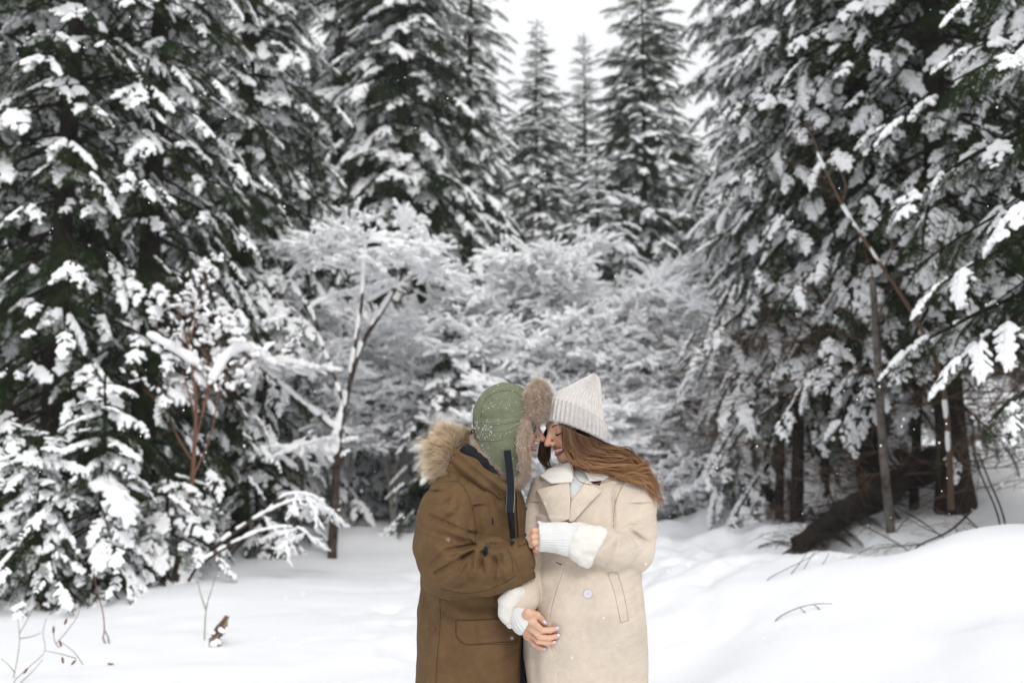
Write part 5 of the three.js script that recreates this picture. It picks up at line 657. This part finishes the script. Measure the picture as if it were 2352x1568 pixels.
{ // the reddish sapling
  const base = onSnow(398, 1335), t = thing('reddish_sapling', 'reddish-brown leafless sapling with many upright stems in front of the dark spruces', 'sapling', base), D = -base.z;
  const L = [limb([base.clone().add(V(0, -0.1, 0)), ...P([[412, 1270], [432, 1190], [440, 1110], [446, 1020], [450, 930], [440, 840], [424, 762], [408, 715]], D)], 0.04, 0.008, 26), ...[[[446, 1020], [468, 940], [490, 870], [505, 805]], [[440, 1100], [480, 1010], [497, 930], [502, 870]], [[432, 790], [447, 740], [446, 680]], [[448, 960], [432, 900], [418, 850]], [[442, 1060], [405, 1000], [380, 940], [330, 895]], [[462, 960], [478, 860], [470, 800]]].map((l) => limb(P(l, D), 0.014, 0.005)), limb(P([[450, 835], [400, 802], [345, 772]], D), 0.014, 0.006), limb(P([[490, 870], [530, 810], [575, 800], [630, 835]], D), 0.014, 0.006)];
  L.forEach((l, i) => part(i ? 'stem' : 'trunk', local(t, l.g), redTwig, t)); part('stem_snow', local(t, snowOn(L.slice(-2), 35, 1.2, 1.6)), snowSoft, t); twigsOn(t, L, 36, 26, 0.5, BARE, true, redTwig, 0.3, 0.9);
}
{ // a grey pole trunk, thin trunks and a leaning brown stem under the right-hand spruces
  const pole = (name, label, list, d, r, mat, cat = 'tree trunk', extra = 0) => { const end = list[list.length - 1], g = at(end[0], end[1], d); g.y = ground(g.x, g.z); const t = thing(name, label, cat, g), l = limb([...P(list, d), g.clone().add(V(0, -0.2, 0))], r * 0.7, r, 20); part('trunk', local(t, l.g), mat, t); if (extra) twigsOn(t, [l], r * 1000, extra, 0.8, BARE, false, twigMat, 0, 0.1); return t; };
  pole('bare_trunk', 'pale grey pole-like trunk standing in front of the dark uprooted log', [[2005, 640], [2018, 850], [2030, 1050], [2046, 1215]], 10.9, 0.055, greyBark, 'tree trunk', 8);
  pole('bare_trunk', 'short black trunk at the left end of the shaded hollow', [[1795, 900], [1792, 1050], [1790, 1165]], 13.6, 0.07, darkBark, 'tree trunk', 6);
  pole('bare_trunk', 'black trunk in the middle of the shaded hollow, left of the log', [[1898, 880], [1896, 1030], [1893, 1172]], 13.4, 0.075, darkBark, 'tree trunk', 10);
  pole('bare_trunk', 'thick black trunk beside the spruce with brown dead twigs', [[1835, 920], [1832, 1060], [1830, 1178]], 13, 0.1, darkBark, 'tree trunk', 8);
  pole('bare_trunk', 'slim black trunk behind the grey pole trunk', [[2112, 760], [2108, 950], [2100, 1160]], 12.4, 0.07, darkBark, 'tree trunk', 8);
  pole('bare_trunk', 'left one of two thin dark stems leaning together above the near bank', [[2235, 1040], [2258, 1100], [2296, 1195]], 9.2, 0.009, darkBark, 'stem');
  pole('bare_trunk', 'right one of two thin dark stems leaning together above the near bank', [[2248, 1040], [2271, 1098], [2308, 1195]], 9.1, 0.009, darkBark, 'stem');
  const s = thing('leaning_stem', 'long thin brown stem leaning to the right in front of the dark spruce', 'sapling', at(2170, 1150, 10.9)), L = [limb(P([[1880, 355], [1935, 470], [1985, 550], [2085, 700], [2135, 790], [2165, 880], [2180, 1010], [2185, 1170]], 10.6, 11), 0.012, 0.035, 26), limb(P([[1935, 470], [1942, 420], [1915, 370]], 10.6), 0.012, 0.005), limb(P([[2030, 620], [2050, 560], [2000, 505]], 10.7), 0.012, 0.005)];
  L.forEach((l, i) => part(i ? 'limb' : 'trunk', local(s, l.g), twigMat, s)); twigsOn(s, [L[0]], 44, 8, 0.8, BARE, false, twigMat, 0, 0.6); part('stem_snow', local(s, snowOn([L[0]], 45, 0.3, 0.6)), snowSoft, s);
}
{ // the uprooted log
  const a = at(1835, 1250, 10.6), b = at(2185, 1048, 13.2); a.y = Math.max(a.y, ground(a.x, a.z) + 0.05); b.y = Math.max(b.y, ground(b.x, b.z) + 0.1);
  const t = thing('fallen_log', 'dark fallen log lying slanted under the right-hand spruces, shaggy with dead twigs', 'log', a.clone()), l = limb([a, a.clone().lerp(b, 0.33).add(V(0, 0.06, 0)), a.clone().lerp(b, 0.66).add(V(0, 0.05, 0)), b], 0.1, 0.25);
  part('trunk', local(t, tube(l.c, (q) => mix(0.1, 0.22, q), 10, { jitter: 0.5, rnd: 1 })), darkBark, t); twigsOn(t, [l], 51, 60, 0.4, BARE, false, darkBark, 0, 0.2); twigsOn(t, [l], 53, 90, 0.34, BOUGHS.map((b) => ({ wood: b.leaf })), false, std(0.045, 0.038, 0.03), 0, -0.1);
}
{ // fallen branch on the near bank
  const t = thing('fallen_branch', 'bare broken branch with a pale cut end lying across the right-hand bank', 'branch', at(2115, 1250, 8.7));
  const L = [[[[2233, 1172], [2194, 1210], [2164, 1229], [2115, 1250], [2089, 1274], [2021, 1332], [1985, 1368]], 0.022, 0.004], [[[2115, 1250], [2047, 1256], [1988, 1262]], 0.01, 0.003], [[[2060, 1165], [2115, 1196], [2178, 1243]], 0.015, 0.006], [[[2200, 1172], [2225, 1192], [2254, 1220]], 0.017, 0.008], [[[1995, 1212], [2049, 1241], [2093, 1271], [2101, 1311]], 0.012, 0.004], [[[2196, 1209], [2200, 1235], [2187, 1250]], 0.008, 0.003], [[[2164, 1229], [2120, 1210], [2085, 1190]], 0.01, 0.003]].map(([l, a, b]) => limb(P(l, 8.6, 8.2), a * 0.5, b * 0.55));
  L.forEach((l, i) => part(i ? 'twig' : 'stem', local(t, l.g), darkBark, t)); const e = L[0].c[0], cut = new THREE.CylinderGeometry(0.011, 0.011, 0.012, 8).rotateZ(-0.7).translate(e.x + 0.004, e.y + 0.004, e.z); part('cut_end', local(t, cut), std(0.5, 0.38, 0.22), t);
  twigsOn(t, L, 52, 10, 0.3, BARE, false, twigMat, 0.2, 0);
}
// twigs and dry stalks sticking out of the snow
function stalk(label, lists, { r = 0.003, mat = twigMat, pods = [], cat = 'stalk', name = 'dry_stalk', group } = {}) {
  const l0 = lists[0], foot = onSnow(...l0[l0.length - 1]), D = -foot.z, t = thing(name, label, cat, foot, group);
  lists.forEach((l, i) => { const pts = P(l, D); if (!i) { pts[pts.length - 1].y = foot.y; pts.push(foot.clone().add(V(0, -0.06, 0))); } part(i ? 'twig' : 'stem', local(t, tube(curve(pts, 16), (q) => mix(r * 0.55, r, q), 5)), mat, t); });
  pods.forEach(([x, y, w]) => { const p = at(x, y, D), g = new THREE.SphereGeometry(0.016, 7, 5).scale(0.55, 1.5, 0.55).rotateZ(w); part('dry_leaf', local(t, g.translate(p.x, p.y, p.z)), redTwig, t); });
  return t;
}
stalk('tall brown stalk hanging its head at the bottom left, in front of the young spruces', [[[214, 1305], [222, 1358], [234, 1398], [239, 1446], [236, 1466], [241, 1478]], [[239, 1446], [247, 1462], [250, 1478]]], { r: 0.007, mat: redTwig });
stalk('thin forked stalk nearest the bottom left corner', [[[37, 1398], [43, 1449], [44, 1468], [39, 1512], [30, 1560]], [[75, 1398], [55, 1435], [43, 1455]], [[95, 1452], [70, 1462], [44, 1466]], [[2, 1512], [22, 1530], [33, 1545]]], { pods: [[84, 1389, -0.6]] });
stalk('bent double stalk with brown dry leaves at the bottom left', [[[105, 1420], [98, 1455], [102, 1495], [62, 1535], [30, 1568]], [[188, 1375], [176, 1416], [149, 1454], [127, 1479]], [[122, 1435], [124, 1470], [135, 1488]], [[141, 1475], [169, 1497], [190, 1526]], [[102, 1494], [140, 1502], [175, 1512]], [[98, 1514], [70, 1545], [46, 1568]]], { pods: [[150, 1427, -0.3], [122, 1446, 0], [143, 1516, 0.2], [168, 1521, -0.7], [58, 1540, -0.6], [138, 1478, 0.3]] });
stalk('pale stalk beside the broken stump', [[[497, 1310], [485, 1355], [473, 1397], [469, 1470]], [[452, 1330], [462, 1370], [472, 1400]]], { r: 0.007, mat: std(0.3, 0.26, 0.2) });
stalk('small dark leaf stem lying on the snow near the bottom left', [[[246, 1527], [254, 1523], [262, 1527]]], { pods: [[253, 1525, 1.2]], mat: redTwig });
stalk('short curved twig alone on the open snow at the right', [[[1912, 1386], [1871, 1387], [1820, 1401], [1781, 1428]], [[1870, 1388], [1885, 1400]], [[1838, 1395], [1855, 1412]]], { r: 0.0042, mat: darkBark, cat: 'twig', name: 'snow_twig' });
stalk('fan of fine twigs poking from the drift left of the log', [[[1898, 1255], [1860, 1280], [1800, 1310], [1762, 1336]], [[1855, 1266], [1840, 1290], [1817, 1318]], [[1905, 1270], [1890, 1295], [1850, 1322]], [[1750, 1235], [1790, 1245], [1835, 1262]], [[1875, 1262], [1850, 1300], [1835, 1330]]], { r: 0.0036, mat: darkBark, cat: 'twig', name: 'snow_twig' });
{ // broken stump
  const f = onSnow(492, 1484), D = -f.z, t = thing('broken_stump', 'small broken brown stump of peeling bark sticking out of the snow', 'stump', f), rnd = rng(77), flakes = [];
  part('stub', local(t, tube(curve([f.clone().add(V(0, -0.1, 0)), at(497, 1460, D), at(510, 1435, D), at(521, 1416, D)], 12), (q) => mix(0.05, 0.02, q), 8, { jitter: 0.6, rnd: 1 })), std(0.13, 0.085, 0.06), t);
  for (let i = 0; i < 26; i++) { const q = rnd(), p = at(mix(482, 516, q) + (rnd() - 0.3) * 18 * (1 - q * 0.4), mix(1482, 1420, q) + rnd() * 6, D - 0.05 + rnd() * 0.1), g = new THREE.ConeGeometry(0.014 + rnd() * 0.014, 0.07 + rnd() * 0.08, 5).scale(1, 1, 0.4).rotateY(rnd() * 6).rotateZ(-0.5 + (rnd() - 0.5) * 1.3); part('bark_flake', local(t, g.translate(p.x, p.y, p.z)), i % 3 ? std(0.16, 0.1, 0.065) : std(0.28, 0.2, 0.14), t); }
  part('stump_snow', local(t, lump([[484, 1450], [498, 1472], [506, 1446], [488, 1478]].map(([x, y]) => { const p = at(x, y, D - 0.07); return { a: [p.x, p.y, p.z], b: [p.x + 0.02, p.y - 0.01, p.z], r: 0.022, s: 0.017 }; }), 0.007, 0.01, 1, 0.003)), snowSoft, t);
}
{ // falling snow
  const rnd = rng(88), list = [], q = new THREE.Quaternion();
  for (let i = 0; i < 520; i++) { const d = 1.6 + 9 * rnd() ** 1.4, p = at(rnd() * 2352, rnd() * 1568, d), s = 0.0009 + 0.0012 * rnd(); list.push(M4(p, q, V(s, s * 1.2, s))); }
  const g = new THREE.Group(), m = scatter('falling_snowflakes', new THREE.IcosahedronGeometry(1, 1), snowSoft, list, g); scene.add(tag(m, 'tiny white snowflakes falling through the air', 'snowflakes', null, 'stuff'));
}
renderer.render(scene, camera);
